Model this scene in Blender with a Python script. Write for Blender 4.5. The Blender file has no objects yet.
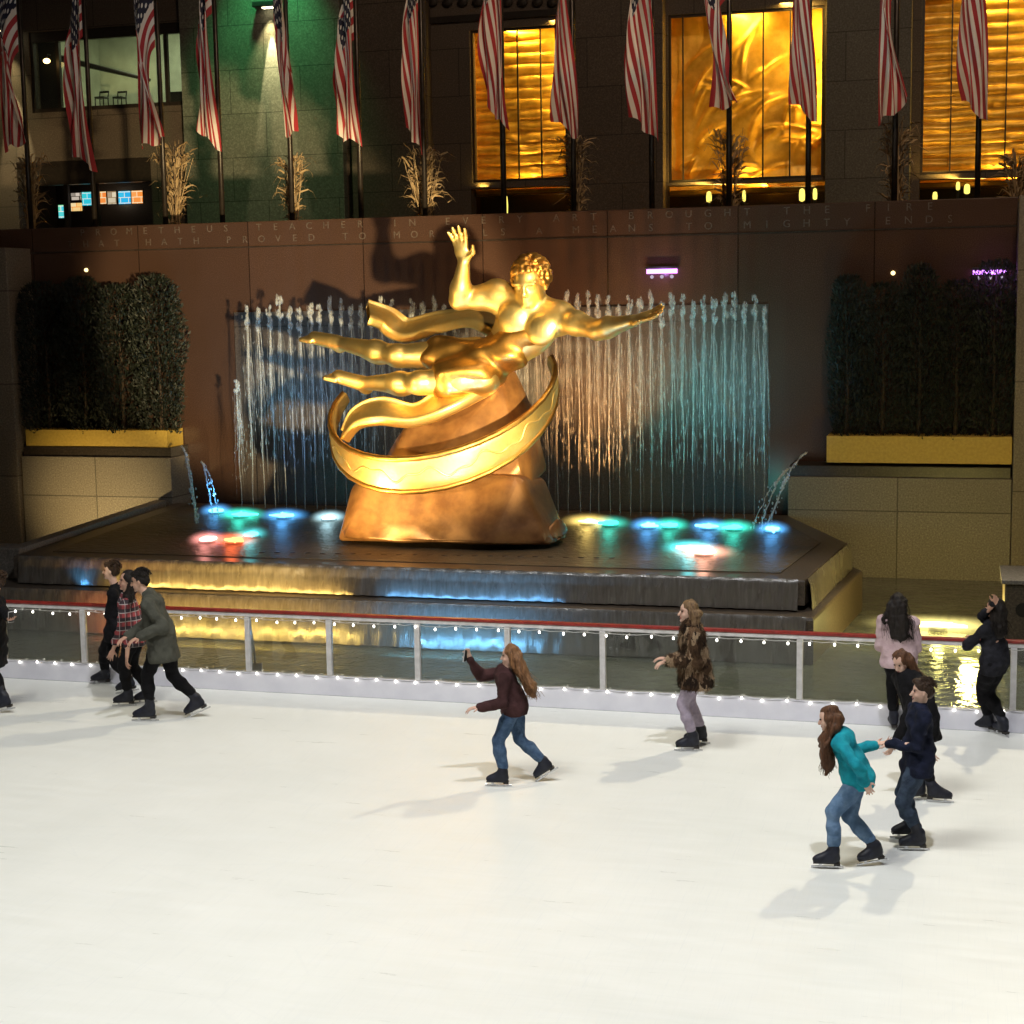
import bpy, bmesh, math, random
import numpy as np
from mathutils import Vector, Matrix, noise

random.seed(7)
rng = np.random.default_rng(7)
scene = bpy.context.scene
COL = scene.collection
PI = math.pi

# ------------------------------------------------------------------ camera
PITCH, YAW, ROLL, CH, FPX = .1284, .2779, .0161, 4.9414, 1600.0
cy_, sy_, cp_, sp_ = math.cos(YAW), math.sin(YAW), math.cos(PITCH), math.sin(PITCH)
F_ = Vector((-sy_*cp_, cy_*cp_, -sp_))
R0 = Vector((cy_, sy_, 0))
U0 = R0.cross(F_)
R_ = R0*math.cos(ROLL) - U0*math.sin(ROLL)
U_ = U0*math.cos(ROLL) + R0*math.sin(ROLL)
CAM = Vector((0, 0, CH))

def ray(px, py):
    return F_ + R_*((px-512)/FPX) - U_*((py-512)/FPX)
def P(px, py, Y):
    """world point of the vertical plane y=Y"""
    d = ray(px, py); return CAM + d*(Y/d.y)
def G(px, py, z=0.0):
    """world point of the level z"""
    d = ray(px, py); return CAM + d*((z-CH)/d.z)
def rect(px0, py0, px1, py1, Y):
    mx, my = (px0+px1)/2, (py0+py1)/2
    return P(px0, my, Y).x, P(px1, my, Y).x, P(mx, py1, Y).z, P(mx, py0, Y).z

cd = bpy.data.cameras.new('camera'); co = bpy.data.objects.new('camera', cd); COL.objects.link(co)
B_ = -F_
co.matrix_world = Matrix(((R_.x, U_.x, B_.x, 0), (R_.y, U_.y, B_.y, 0), (R_.z, U_.z, B_.z, CH), (0, 0, 0, 1)))
cd.sensor_fit = 'HORIZONTAL'; cd.sensor_width = 36; cd.lens = FPX/1024*36
cd.clip_end = 500; cd.clip_start = .1
scene.camera = co

# ------------------------------------------------------------------ objects
def tag(o, label=None, cat=None, group=None, kind=None):
    if label: o['label'] = label
    if cat: o['category'] = cat
    if group: o['group'] = group
    if kind: o['kind'] = kind
    return o
def thing(name, loc, label, cat, group=None, rz=0):
    o = bpy.data.objects.new(name, None); COL.objects.link(o)
    o.empty_display_size = .1
    o.location = loc; o.rotation_euler = (0, 0, rz)
    return tag(o, label, cat, group)
def link_mesh(name, me, m, parent=None, smooth=False):
    o = bpy.data.objects.new(name, me); COL.objects.link(o)
    if m is not None:
        me.materials.clear(); me.materials.append(m)
    if smooth:
        me.polygons.foreach_set('use_smooth', [True]*len(me.polygons))
    if parent is not None: o.parent = parent
    return o
def dup(o, parent=None):
    c = o.copy(); COL.objects.link(c)
    c.parent = parent
    for ch in list(o.children):
        dup(ch, c)
    return c

def part(me, name, m, par, off): 
    me.transform(Matrix.Translation(-Vector(off))); return link_mesh(name, me, m, par, True)

class MB:
    """collects simple shapes in one bmesh; off = origin of the thing"""
    def __init__(self, off=(0, 0, 0)):
        self.bm = bmesh.new(); self.off = Vector(off)
    def box(self, x0, x1, y0, y1, z0, z1, bev=0):
        v = [self.bm.verts.new(Vector((x, y, z))-self.off) for x in (x0, x1) for y in (y0, y1) for z in (z0, z1)]
        fs = [(0, 1, 3, 2), (4, 6, 7, 5), (0, 4, 5, 1), (2, 3, 7, 6), (0, 2, 6, 4), (1, 5, 7, 3)]
        ff = [self.bm.faces.new([v[i] for i in f]) for f in fs]
        if bev:
            es = set(e for f in ff for e in f.edges)
            bmesh.ops.bevel(self.bm, geom=list(es), offset=bev, segments=2, affect='EDGES', profile=.6)
        return self
    def prism(self, pts, z0, z1, bev=0):
        a = [self.bm.verts.new(Vector((p[0], p[1], z0))-self.off) for p in pts]
        b = [self.bm.verts.new(Vector((p[0], p[1], z1))-self.off) for p in pts]
        n = len(pts); ff = []
        ff.append(self.bm.faces.new(a[::-1])); ff.append(self.bm.faces.new(b))
        for i in range(n):
            ff.append(self.bm.faces.new((a[i], a[(i+1) % n], b[(i+1) % n], b[i])))
        if bev:
            es = set(e for f in ff[1:2] for e in f.edges)
            bmesh.ops.bevel(self.bm, geom=list(es), offset=bev, segments=2, affect='EDGES', profile=.5)
        return self
    def tube(self, pts, rs, n=8, cap=True):
        pts = [Vector(p)-self.off for p in pts]
        if not hasattr(rs, '__len__'): rs = [rs]*len(pts)
        rings = []; prev = None
        for i, p in enumerate(pts):
            a = pts[max(i-1, 0)]; b = pts[min(i+1, len(pts)-1)]
            t = (b-a); t = t.normalized() if t.length > 1e-9 else Vector((0, 0, 1))
            if prev is None:
                u = t.orthogonal().normalized()
            else:
                u = (prev - t*prev.dot(t))
                u = u.normalized() if u.length > 1e-6 else t.orthogonal().normalized()
            prev = u; w = t.cross(u)
            rings.append([self.bm.verts.new(p+(u*math.cos(2*PI*k/n)+w*math.sin(2*PI*k/n))*rs[i]) for k in range(n)])
        for i in range(len(rings)-1):
            for k in range(n):
                self.bm.faces.new((rings[i][k], rings[i][(k+1) % n], rings[i+1][(k+1) % n], rings[i+1][k]))
        if cap:
            self.bm.faces.new(rings[0][::-1]); self.bm.faces.new(rings[-1])
        return self
    def lathe(self, c, prof, n=16):
        """prof = [(r,z)] about a vertical axis at c"""
        return self.tube([Vector((c[0], c[1], c[2]+z)) for r, z in prof], [max(r, .0005) for r, z in prof], n)
    def ball(self, c, r, sub=2, sc=(1, 1, 1)):
        m = Matrix.Translation(Vector(c)-self.off) @ Matrix.Diagonal((sc[0], sc[1], sc[2], 1))
        bmesh.ops.create_icosphere(self.bm, subdivisions=sub, radius=r, matrix=m); return self
    def quad(self, pts):
        self.bm.faces.new([self.bm.verts.new(Vector(p)-self.off) for p in pts]); return self
    def build(self, name, m, parent=None, smooth=False, loc=None):
        bmesh.ops.recalc_face_normals(self.bm, faces=self.bm.faces)
        me = bpy.data.meshes.new(name); self.bm.to_mesh(me); self.bm.free()
        o = link_mesh(name, me, m, parent, smooth)
        if loc is not None: o.location = loc
        return o

def grid_obj(name, X, Y, Z, m, parent=None, uv=None, smooth=True):
    nu, nv = X.shape
    me = bpy.data.meshes.new(name)
    v = np.stack([X, Y, Z], -1).reshape(-1, 3)
    i = np.arange(nu*nv).reshape(nu, nv)
    f = np.stack([i[:-1, :-1], i[1:, :-1], i[1:, 1:], i[:-1, 1:]], -1).reshape(-1, 4)
    me.from_pydata(v.tolist(), [], f.tolist())
    if uv is not None:
        l = me.uv_layers.new(name='uv')
        uvv = np.stack(uv, -1).reshape(-1, 2)[f.reshape(-1)]
        l.data.foreach_set('uv', uvv.astype(np.float32).reshape(-1))
    return link_mesh(name, me, m, parent, smooth)

# ------------------------------------------------------------------ signed distance modelling
class SDF:
    def __init__(self): self.pr = []; self.post = []
    def cone(self, a, b, ra, rb, k=.03):
        self.pr.append(('c', np.array(a, float), np.array(b, float), ra, rb, k)); return self
    def ell(self, c, r, M=None, k=.03, sub=False):
        if M is None: M = np.eye(3)
        self.pr.append(('e', np.array(c, float), np.array(r, float), np.array(M, float), k, sub)); return self
    def chain(self, pts, rs, k=.03):
        for i in range(len(pts)-1): self.cone(pts[i], pts[i+1], rs[i], rs[i+1], k)
        return self
    def half(self, p, n):
        """keep the side the normal n points to"""
        self.post.append((np.array(p, float), np.array(n, float))); return self
    def mesh(self, name, vox, disp=None):
        lo = np.full(3, 1e9); hi = -lo
        for q in self.pr:
            if q[0] == 'c':
                r = max(q[3], q[4]); lo = np.minimum(lo, np.minimum(q[1], q[2])-r); hi = np.maximum(hi, np.maximum(q[1], q[2])+r)
            elif not q[5]:
                r = q[2].max(); lo = np.minimum(lo, q[1]-r); hi = np.maximum(hi, q[1]+r)
        lo -= 4*vox; hi += 4*vox
        ax = [np.arange(lo[i], hi[i]+vox, vox, dtype=np.float32) for i in range(3)]
        f = np.full([len(a) for a in ax], 9.0, np.float32)
        for q in self.pr:
            if q[0] == 'c':
                _, a, b, ra, rb, k = q; r = max(ra, rb)+k+2*vox
                l = np.minimum(a, b)-r; h = np.maximum(a, b)+r
            else:
                _, c, rr, M, k, sub = q; r = rr.max()+k+2*vox
                l = c-r; h = c+r
            i0 = [max(0, int(np.searchsorted(ax[i], l[i]))) for i in range(3)]
            i1 = [min(len(ax[i]), int(np.searchsorted(ax[i], h[i]))+1) for i in range(3)]
            sl = tuple(slice(i0[i], i1[i]) for i in range(3))
            x = ax[0][sl[0]][:, None, None]; y = ax[1][sl[1]][None, :, None]; z = ax[2][sl[2]][None, None, :]
            if q[0] == 'c':
                d = b-a; L = max(float(d@d), 1e-12)
                t = np.clip(((x-a[0])*d[0]+(y-a[1])*d[1]+(z-a[2])*d[2])/L, 0, 1)
                dd = np.sqrt((x-a[0]-t*d[0])**2+(y-a[1]-t*d[1])**2+(z-a[2]-t*d[2])**2)-(ra+(rb-ra)*t)
                sub = False
            else:
                X, Yv, Z = x-c[0], y-c[1], z-c[2]
                u = [(X*M[0, j]+Yv*M[1, j]+Z*M[2, j])/rr[j] for j in range(3)]
                n0 = np.sqrt(u[0]**2+u[1]**2+u[2]**2)
                n1 = np.sqrt((u[0]/rr[0])**2+(u[1]/rr[1])**2+(u[2]/rr[2])**2)+1e-6
                dd = n0*(n0-1)/n1
            g = f[sl]
            if sub:
                dd = -dd
                hh = np.maximum(k-np.abs(g-dd), 0)/k
                f[sl] = np.maximum(g, dd)+hh*hh*k*.25
            else:
                hh = np.maximum(k-np.abs(g-dd), 0)/k
                f[sl] = np.minimum(g, dd)-hh*hh*k*.25
        if disp is not None:
            f += disp(ax[0][:, None, None], ax[1][None, :, None], ax[2][None, None, :]).astype(np.float32)
        for p, n in self.post:
            d = (ax[0][:, None, None]-p[0])*n[0]+(ax[1][None, :, None]-p[1])*n[1]+(ax[2][None, None, :]-p[2])*n[2]
            f = np.maximum(f, -d)
        v, q = nets(f, lo, vox)
        me = bpy.data.meshes.new(name)
        me.vertices.add(len(v)); me.vertices.foreach_set('co', v.astype(np.float32).reshape(-1))
        me.loops.add(len(q)*4); me.loops.foreach_set('vertex_index', q.astype(np.int32).reshape(-1))
        me.polygons.add(len(q)); me.polygons.foreach_set('loop_start', np.arange(0, len(q)*4, 4, dtype=np.int32))
        me.update(calc_edges=True); me.validate()
        me.polygons.foreach_set('use_smooth', [True]*len(me.polygons))
        return me
def nets(f, lo, vox):
    s = f < 0
    nx, ny, nz = f.shape
    cnt = np.zeros((nx-1, ny-1, nz-1), np.int8)
    offs = [(a, b, c) for a in (0, 1) for b in (0, 1) for c in (0, 1)]
    for a, b, c in offs: cnt += s[a:nx-1+a, b:ny-1+b, c:nz-1+c]
    idx = np.argwhere((cnt > 0) & (cnt < 8))
    vals = np.stack([f[idx[:, 0]+a, idx[:, 1]+b, idx[:, 2]+c] for a, b, c in offs], 1)
    O = np.array(offs, float)
    acc = np.zeros((len(idx), 3)); n = np.zeros(len(idx))
    for i in range(8):
        for j in range(i+1, 8):
            if np.abs(O[i]-O[j]).sum() == 1:
                m = (vals[:, i] < 0) != (vals[:, j] < 0)
                t = np.where(m, vals[:, i]/np.where(m, vals[:, i]-vals[:, j], 1), 0)
                acc += m[:, None]*(O[i]+(O[j]-O[i])*t[:, None]); n += m
    v = lo+(idx+acc/n[:, None])*vox
    ids = np.full((nx-1, ny-1, nz-1), -1, np.int64); ids[tuple(idx.T)] = np.arange(len(idx))
    qs = []
    for ax_ in range(3):
        sl0 = [slice(None)]*3; sl1 = [slice(None)]*3
        sl0[ax_] = slice(0, -1); sl1[ax_] = slice(1, None)
        e = np.argwhere(s[tuple(sl0)] != s[tuple(sl1)])
        o1, o2 = [i for i in range(3) if i != ax_]
        e = e[(e[:, o1] > 0) & (e[:, o2] > 0) & (e[:, o1] < f.shape[o1]-1) & (e[:, o2] < f.shape[o2]-1)]
        def cell(d1, d2):
            c = e.copy(); c[:, o1] -= d1; c[:, o2] -= d2
            return ids[tuple(c.T)]
        q = np.stack([cell(1, 1), cell(0, 1), cell(0, 0), cell(1, 0)], 1)
        ins = s[tuple(e.T)]
        flip = ins if ax_ != 1 else ~ins
        q = np.where(flip[:, None], q, q[:, ::-1])
        qs.append(q)
    q = np.concatenate(qs); q = q[(q >= 0).all(1)]
    return v, q
def waves(seed, freqs, amps, n=4):
    """cloth folds: a few random sine waves"""
    r = np.random.default_rng(seed); W = []
    for f, a in zip(freqs, amps):
        for _ in range(n):
            d = r.normal(size=3); d /= np.linalg.norm(d); W.append((d*f, r.uniform(0, 6.28), a/n*1.6))
    def fn(x, y, z):
        o = 0
        for d, p, a in W: o = o+a*np.sin(x*d[0]+y*d[1]+z*d[2]+p)
        return o
    return fn

# ------------------------------------------------------------------ materials
def nodes(name):
    m = bpy.data.materials.new(name); m.use_nodes = True
    nt = m.node_tree; nt.nodes.clear()
    out = nt.nodes.new('ShaderNodeOutputMaterial')
    return m, nt, out
def N(nt, typ, **kw):
    n = nt.nodes.new(typ)
    for k, v in kw.items():
        if k in n.inputs.keys() if isinstance(k, str) else False: n.inputs[k].default_value = v
        else: setattr(n, k, v)
    return n
def ramp(nt, fac, stops):
    r = nt.nodes.new('ShaderNodeValToRGB')
    while len(r.color_ramp.elements) < len(stops): r.color_ramp.elements.new(.5)
    for e, (p, c) in zip(r.color_ramp.elements, stops):
        e.position = p; e.color = (*c, 1) if len(c) == 3 else c
    nt.links.new(fac, r.inputs[0]); return r.outputs[0]
def coords(nt, scale=(1, 1, 1), rot=(0, 0, 0), gen='Object'):
    tc = nt.nodes.new('ShaderNodeTexCoord'); mp = nt.nodes.new('ShaderNodeMapping')
    mp.inputs['Scale'].default_value = scale; mp.inputs['Rotation'].default_value = rot
    nt.links.new(tc.outputs[gen], mp.inputs[0]); return mp.outputs[0]
def noise_n(nt, vec, scale, detail=4, rough=.55, dist=0):
    n = nt.nodes.new('ShaderNodeTexNoise')
    n.inputs['Scale'].default_value = scale; n.inputs['Detail'].default_value = detail
    n.inputs['Roughness'].default_value = rough; n.inputs['Distortion'].default_value = dist
    nt.links.new(vec, n.inputs['Vector']); return n.outputs['Fac']
def mul(nt, a, b, op='MULTIPLY'):
    m = nt.nodes.new('ShaderNodeMath'); m.operation = op
    for i, q in enumerate((a, b)):
        if isinstance(q, (int, float)): m.inputs[i].default_value = q
        else: nt.links.new(q, m.inputs[i])
    return m.outputs[0]
def mixc(nt, fac, a, b):
    m = nt.nodes.new('ShaderNodeMix'); m.data_type = 'RGBA'
    for sock, q in ((m.inputs[0], fac), (m.inputs[6], a), (m.inputs[7], b)):
        if isinstance(q, (int, float)): sock.default_value = q
        elif isinstance(q, tuple): sock.default_value = (*q, 1)
        else: nt.links.new(q, sock)
    return m.outputs[2]
def bump(nt, h, strength=.3, dist=.02):
    b = nt.nodes.new('ShaderNodeBump'); b.inputs['Strength'].default_value = strength
    b.inputs['Distance'].default_value = dist; nt.links.new(h, b.inputs['Height']); return b.outputs[0]
def princ(nt, out, col, rough=.5, metal=0, nrm=None, **kw):
    p = nt.nodes.new('ShaderNodeBsdfPrincipled')
    if isinstance(col, tuple): p.inputs['Base Color'].default_value = (*col, 1)
    else: nt.links.new(col, p.inputs['Base Color'])
    if isinstance(rough, (int, float)): p.inputs['Roughness'].default_value = rough
    else: nt.links.new(rough, p.inputs['Roughness'])
    p.inputs['Metallic'].default_value = metal
    if nrm is not None: nt.links.new(nrm, p.inputs['Normal'])
    for k, v in kw.items(): p.inputs[k.replace('_', ' ')].default_value = v
    nt.links.new(p.outputs[0], out.inputs[0]); return p
def mat(name, c, c2=None, rough=.6, metal=0, scale=8, bstr=.15, bdist=.01, stretch=(1, 1, 1), detail=5, rv=0, lohi=(.35, .65), **kw):
    m, nt, out = nodes(name)
    v = coords(nt, stretch)
    n = noise_n(nt, v, scale, detail)
    c2 = c2 or tuple(x*.7 for x in c)
    col = ramp(nt, n, [(lohi[0], c2), (lohi[1], c)])
    r = rough
    if rv:
        r = ramp(nt, noise_n(nt, v, scale*.6, 3), [(.3, (rough-rv,)*3), (.7, (rough+rv,)*3)])
    princ(nt, out, col, r, metal, bump(nt, n, bstr, bdist) if bstr else None, **kw)
    return m
def emit(name, c, s):
    m, nt, out = nodes(name)
    e = nt.nodes.new('ShaderNodeEmission'); e.inputs[0].default_value = (*c, 1); e.inputs[1].default_value = s
    nt.links.new(e.outputs[0], out.inputs[0]); return m

def glow_mat(c, s):  # volume emission that stands in for the glare round a lamp
    m, nt, out = nodes('lamp_bloom')
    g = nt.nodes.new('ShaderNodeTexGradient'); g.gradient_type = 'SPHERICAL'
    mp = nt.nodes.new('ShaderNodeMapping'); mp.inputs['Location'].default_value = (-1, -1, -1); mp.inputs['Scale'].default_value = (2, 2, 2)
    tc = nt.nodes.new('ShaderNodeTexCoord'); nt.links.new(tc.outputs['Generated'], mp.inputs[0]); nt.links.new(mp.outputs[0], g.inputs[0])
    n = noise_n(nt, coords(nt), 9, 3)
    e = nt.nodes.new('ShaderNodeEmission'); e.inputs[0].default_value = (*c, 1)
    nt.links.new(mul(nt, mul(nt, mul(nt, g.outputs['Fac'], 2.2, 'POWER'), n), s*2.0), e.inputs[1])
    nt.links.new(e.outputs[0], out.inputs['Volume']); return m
def ice_mat():
    m, nt, out = nodes('ice')
    v = coords(nt)
    n = noise_n(nt, v, .22, 5, .6); n2 = noise_n(nt, coords(nt, (1, 7, 1), (0, 0, .35)), 1.3, 6, .65)
    n3 = noise_n(nt, coords(nt, (9, .6, 1), (0, 0, 1.1)), 2.2, 5, .7)
    c = ramp(nt, n, [(.3, (.69, .70, .66)), (.7, (.81, .81, .765))])
    c = mixc(nt, mul(nt, ramp(nt, n2, [(.4, (0, 0, 0)), (.8, (1, 1, 1))]), .25), c, (.90, .90, .90))
    c = mixc(nt, mul(nt, ramp(nt, n3, [(.5, (0, 0, 0)), (.75, (1, 1, 1))]), .10), c, (.6, .62, .63))
    # skate scratches
    w = nt.nodes.new('ShaderNodeTexVoronoi'); w.feature = 'DISTANCE_TO_EDGE'; w.inputs['Scale'].default_value = .55
    wv = nt.nodes.new('ShaderNodeVectorMath'); wv.operation = 'ADD'
    nz = nt.nodes.new('ShaderNodeTexNoise'); nz.inputs['Scale'].default_value = .6
    nt.links.new(coords(nt, (1, 2.2, 1)), wv.inputs[0]); nt.links.new(nz.outputs['Color'], wv.inputs[1]); nt.links.new(wv.outputs[0], w.inputs['Vector'])
    sc = ramp(nt, w.outputs['Distance'], [(0, (1, 1, 1)), (.012, (0, 0, 0))])
    c = mixc(nt, mul(nt, sc, .09), c, (.6, .62, .64))
    for rz_, sd_ in ((.5, 3.1), (1.3, 4.3), (-.4, 3.7)):
        q_ = noise_n(nt, coords(nt, (26, .35, 1), (0, 0, rz_)), sd_, 3, .6, .25)
        c = mixc(nt, mul(nt, ramp(nt, q_, [(.63, (0, 0, 0)), (.69, (1, 1, 1))]), .20), c, (.58, .61, .64))
    rg = ramp(nt, n2, [(.3, (.26,)*3), (.7, (.46,)*3)])
    princ(nt, out, c, rg, 0, bump(nt, n2, .08, .01), Specular_IOR_Level=.5)
    return m
def granite(name, c, c2, rough=.25, seam=None, fleck=.5, spots=60):
    m, nt, out = nodes(name)
    v = coords(nt)
    n = noise_n(nt, v, spots, 3, .7); big = noise_n(nt, v, .55, 5, .6)
    col = ramp(nt, n, [(.32, c2), (.52, c), (.72, tuple(min(1, x*1.6+.02) for x in c))])
    col = mixc(nt, mul(nt, ramp(nt, big, [(.35, (0, 0, 0)), (.7, (1, 1, 1))]), fleck), col, tuple(x*.55 for x in c))
    h = n
    if seam:
        b = nt.nodes.new('ShaderNodeTexBrick')
        b.offset = seam[2] if len(seam) > 2 else .0
        b.inputs['Scale'].default_value = 1; b.inputs['Mortar Size'].default_value = .012
        b.inputs['Brick Width'].default_value = seam[0]; b.inputs['Row Height'].default_value = seam[1]
        b.inputs['Color1'].default_value = (1, 1, 1, 1); b.inputs['Color2'].default_value = (.86, .86, .86, 1); b.inputs['Mortar'].default_value = (.35, .35, .35, 1)
        nt.links.new(coords(nt, (1, 1, 1), (PI/2, 0, 0)), b.inputs[0])
        mm = nt.nodes.new('ShaderNodeMix'); mm.data_type = 'RGBA'; mm.blend_type = 'MULTIPLY'; mm.inputs[0].default_value = 1
        nt.links.new(col, mm.inputs[6]); nt.links.new(b.outputs[0], mm.inputs[7]); col = mm.outputs[2]
    princ(nt, out, col, rough, 0, bump(nt, h, .05, .004))
    return m
def water_mat(name, c, scale, stretch=(1, 1, 1), strength=.35, dist=.03, c2=None, rough=.07):
    m, nt, out = nodes(name)
    v = coords(nt, stretch)
    n = noise_n(nt, v, scale, 4, .55, .6)
    n2 = noise_n(nt, coords(nt), .8, 4)
    col = ramp(nt, n2, [(.35, c), (.7, c2 or tuple(x*1.7 for x in c))])
    princ(nt, out, col, rough, 0, bump(nt, n, strength, dist), IOR=1.33, Specular_IOR_Level=.6)
    return m
def cascade_mat():
    m, nt, out = nodes('falling_water')
    n = noise_n(nt, coords(nt, (1, 1, .07)), 26, 5, .6); n2 = noise_n(nt, coords(nt, (1, 1, .3)), 3, 4)
    col = ramp(nt, n, [(.35, (.085, .073, .06)), (.6, (.12, .105, .09)), (.85, (.19, .18, .165))])
    princ(nt, out, col, ramp(nt, n2, [(.3, (.12,)*3), (.7, (.35,)*3)]), 0, bump(nt, n, .28, .03), Specular_IOR_Level=.8)
    return m
def spray_mat(name, alpha=.5):
    m, nt, out = nodes(name)
    n = noise_n(nt, coords(nt, (1, 1, .25)), 22, 4, .7)
    a = nt.nodes.new('ShaderNodeBsdfTransparent')
    d = nt.nodes.new('ShaderNodeBsdfTranslucent'); d.inputs[0].default_value = (.85, .87, .88, 1)
    g = nt.nodes.new('ShaderNodeBsdfPrincipled'); g.inputs['Base Color'].default_value = (.82, .85, .87, 1); g.inputs['Roughness'].default_value = .2
    m1 = nt.nodes.new('ShaderNodeMixShader'); m1.inputs[0].default_value = .5
    nt.links.new(d.outputs[0], m1.inputs[1]); nt.links.new(g.outputs[0], m1.inputs[2])
    m2 = nt.nodes.new('ShaderNodeMixShader')
    nt.links.new(ramp(nt, n, [(.35, (alpha*.35,)*3), (.7, (min(1, alpha*1.5),)*3)]), m2.inputs[0])
    nt.links.new(a.outputs[0], m2.inputs[1]); nt.links.new(m1.outputs[0], m2.inputs[2])
    nt.links.new(m2.outputs[0], out.inputs[0]); return m
def glass_mat(name, tint=(.9, .93, .9), milk=.05, ref=1.0):
    m, nt, out = nodes(name)
    n = noise_n(nt, coords(nt), 1.7, 5, .65)
    t = nt.nodes.new('ShaderNodeBsdfTransparent'); t.inputs[0].default_value = (*tint, 1)
    g = nt.nodes.new('ShaderNodeBsdfGlossy'); g.inputs['Roughness'].default_value = .03
    d = nt.nodes.new('ShaderNodeBsdfDiffuse'); d.inputs[0].default_value = (.6, .62, .6, 1)
    m0 = nt.nodes.new('ShaderNodeMixShader')
    nt.links.new(ramp(nt, n, [(.35, (milk*.4,)*3), (.7, (milk*1.6,)*3)]), m0.inputs[0])
    nt.links.new(t.outputs[0], m0.inputs[1]); nt.links.new(d.outputs[0], m0.inputs[2])
    fr = nt.nodes.new('ShaderNodeFresnel'); fr.inputs[0].default_value = 1.5
    mx = nt.nodes.new('ShaderNodeMixShader')
    nt.links.new(mul(nt, fr.outputs[0], ref), mx.inputs[0]); nt.links.new(m0.outputs[0], mx.inputs[1]); nt.links.new(g.outputs[0], mx.inputs[2])
    nt.links.new(mx.outputs[0], out.inputs[0]); return m
def flag_mat():
    m, nt, out = nodes('flag_cloth')
    uv = nt.nodes.new('ShaderNodeUVMap'); sp = nt.nodes.new('ShaderNodeSeparateXYZ'); nt.links.new(uv.outputs[0], sp.inputs[0])
    u, v = sp.outputs[0], sp.outputs[1]
    st = mul(nt, mul(nt, mul(nt, v, 6.5), 1.0, 'FRACT') if False else mul(nt, mul(nt, v, 6.5), 1.0, 'MODULO'), .5, 'LESS_THAN')   # 13 stripes, red at both ends
    col = mixc(nt, st, (.80, .74, .70), (.42, .025, .035))
    can = mul(nt, mul(nt, u, .4, 'LESS_THAN'), mul(nt, v, 6/13, 'GREATER_THAN'))
    a = mul(nt, u, 12/.4); b = mul(nt, mul(nt, mul(nt, v, 6/13, 'SUBTRACT'), 13/7), 10)
    s = mul(nt, mul(nt, mul(nt, a, b, 'ADD'), .5), 1.0, 'MODULO'); t = mul(nt, mul(nt, mul(nt, mul(nt, a, b, 'SUBTRACT'), 40, 'ADD'), .5), 1.0, 'MODULO')
    def d2(q):
        e = mul(nt, q, .5, 'SUBTRACT'); return mul(nt, e, e)
    star = mul(nt, mul(nt, d2(s), d2(t), 'ADD'), .06, 'LESS_THAN')
    cc = mixc(nt, star, (.008, .010, .038), (.70, .68, .66))
    col = mixc(nt, can, col, cc)
    n = noise_n(nt, coords(nt), 60, 3)
    p = nt.nodes.new('ShaderNodeBsdfPrincipled'); nt.links.new(col, p.inputs['Base Color']); p.inputs['Roughness'].default_value = .7
    p.inputs['Sheen Weight'].default_value = .2
    nt.links.new(bump(nt, n, .1, .003), p.inputs['Normal'])
    tr = nt.nodes.new('ShaderNodeBsdfTranslucent'); nt.links.new(col, tr.inputs[0])
    mx = nt.nodes.new('ShaderNodeMixShader'); mx.inputs[0].default_value = .2
    nt.links.new(p.outputs[0], mx.inputs[1]); nt.links.new(tr.outputs[0], mx.inputs[2]); nt.links.new(mx.outputs[0], out.inputs[0])
    return m
def gold_mat(name='gilding', c=(1.0, .79, .34), c2=(.92, .62, .20), rough=.38):
    m, nt, out = nodes(name)
    v = coords(nt)
    n = noise_n(nt, v, 2.2, 6, .65); n2 = noise_n(nt, v, 26, 4, .6)
    col = ramp(nt, n, [(.35, c2), (.6, c)])
    r = ramp(nt, n, [(.3, (rough+.16,)*3), (.7, (rough,)*3)])
    princ(nt, out, col, r, 1.0, bump(nt, n2, .10, .02)); return m
def leaf_mat(name, c, c2):
    m, nt, out = nodes(name)
    oi = nt.nodes.new('ShaderNodeNewGeometry')
    col = ramp(nt, oi.outputs['Random Per Island'], [(0, c2), (1, c)])
    princ(nt, out, col, .6); return m
def plaid_mat():
    m, nt, out = nodes('plaid')
    tc = nt.nodes.new('ShaderNodeTexCoord'); sp = nt.nodes.new('ShaderNodeSeparateXYZ'); nt.links.new(tc.outputs['Object'], sp.inputs[0])
    def stripe(o, per, w, ph=0):
        return mul(nt, mul(nt, mul(nt, mul(nt, o, 20, 'ADD'), 1/per), 1.0, 'MODULO'), w, 'LESS_THAN')
    hx = mul(nt, sp.outputs[0], sp.outputs[1], 'ADD')
    s1 = stripe(sp.outputs[2], .11, .5); s2 = stripe(hx, .10, .5)
    col = mixc(nt, s1, (.30, .045, .05), (.035, .02, .025)); col = mixc(nt, mul(nt, s2, .6), col, (.02, .015, .02))
    l1 = mul(nt, stripe(sp.outputs[2], .11, .09), stripe(hx, .10, .09), 'MAXIMUM')
    col = mixc(nt, mul(nt, l1, .6), col, (.55, .5, .48))
    princ(nt, out, col, .9); return m
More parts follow.
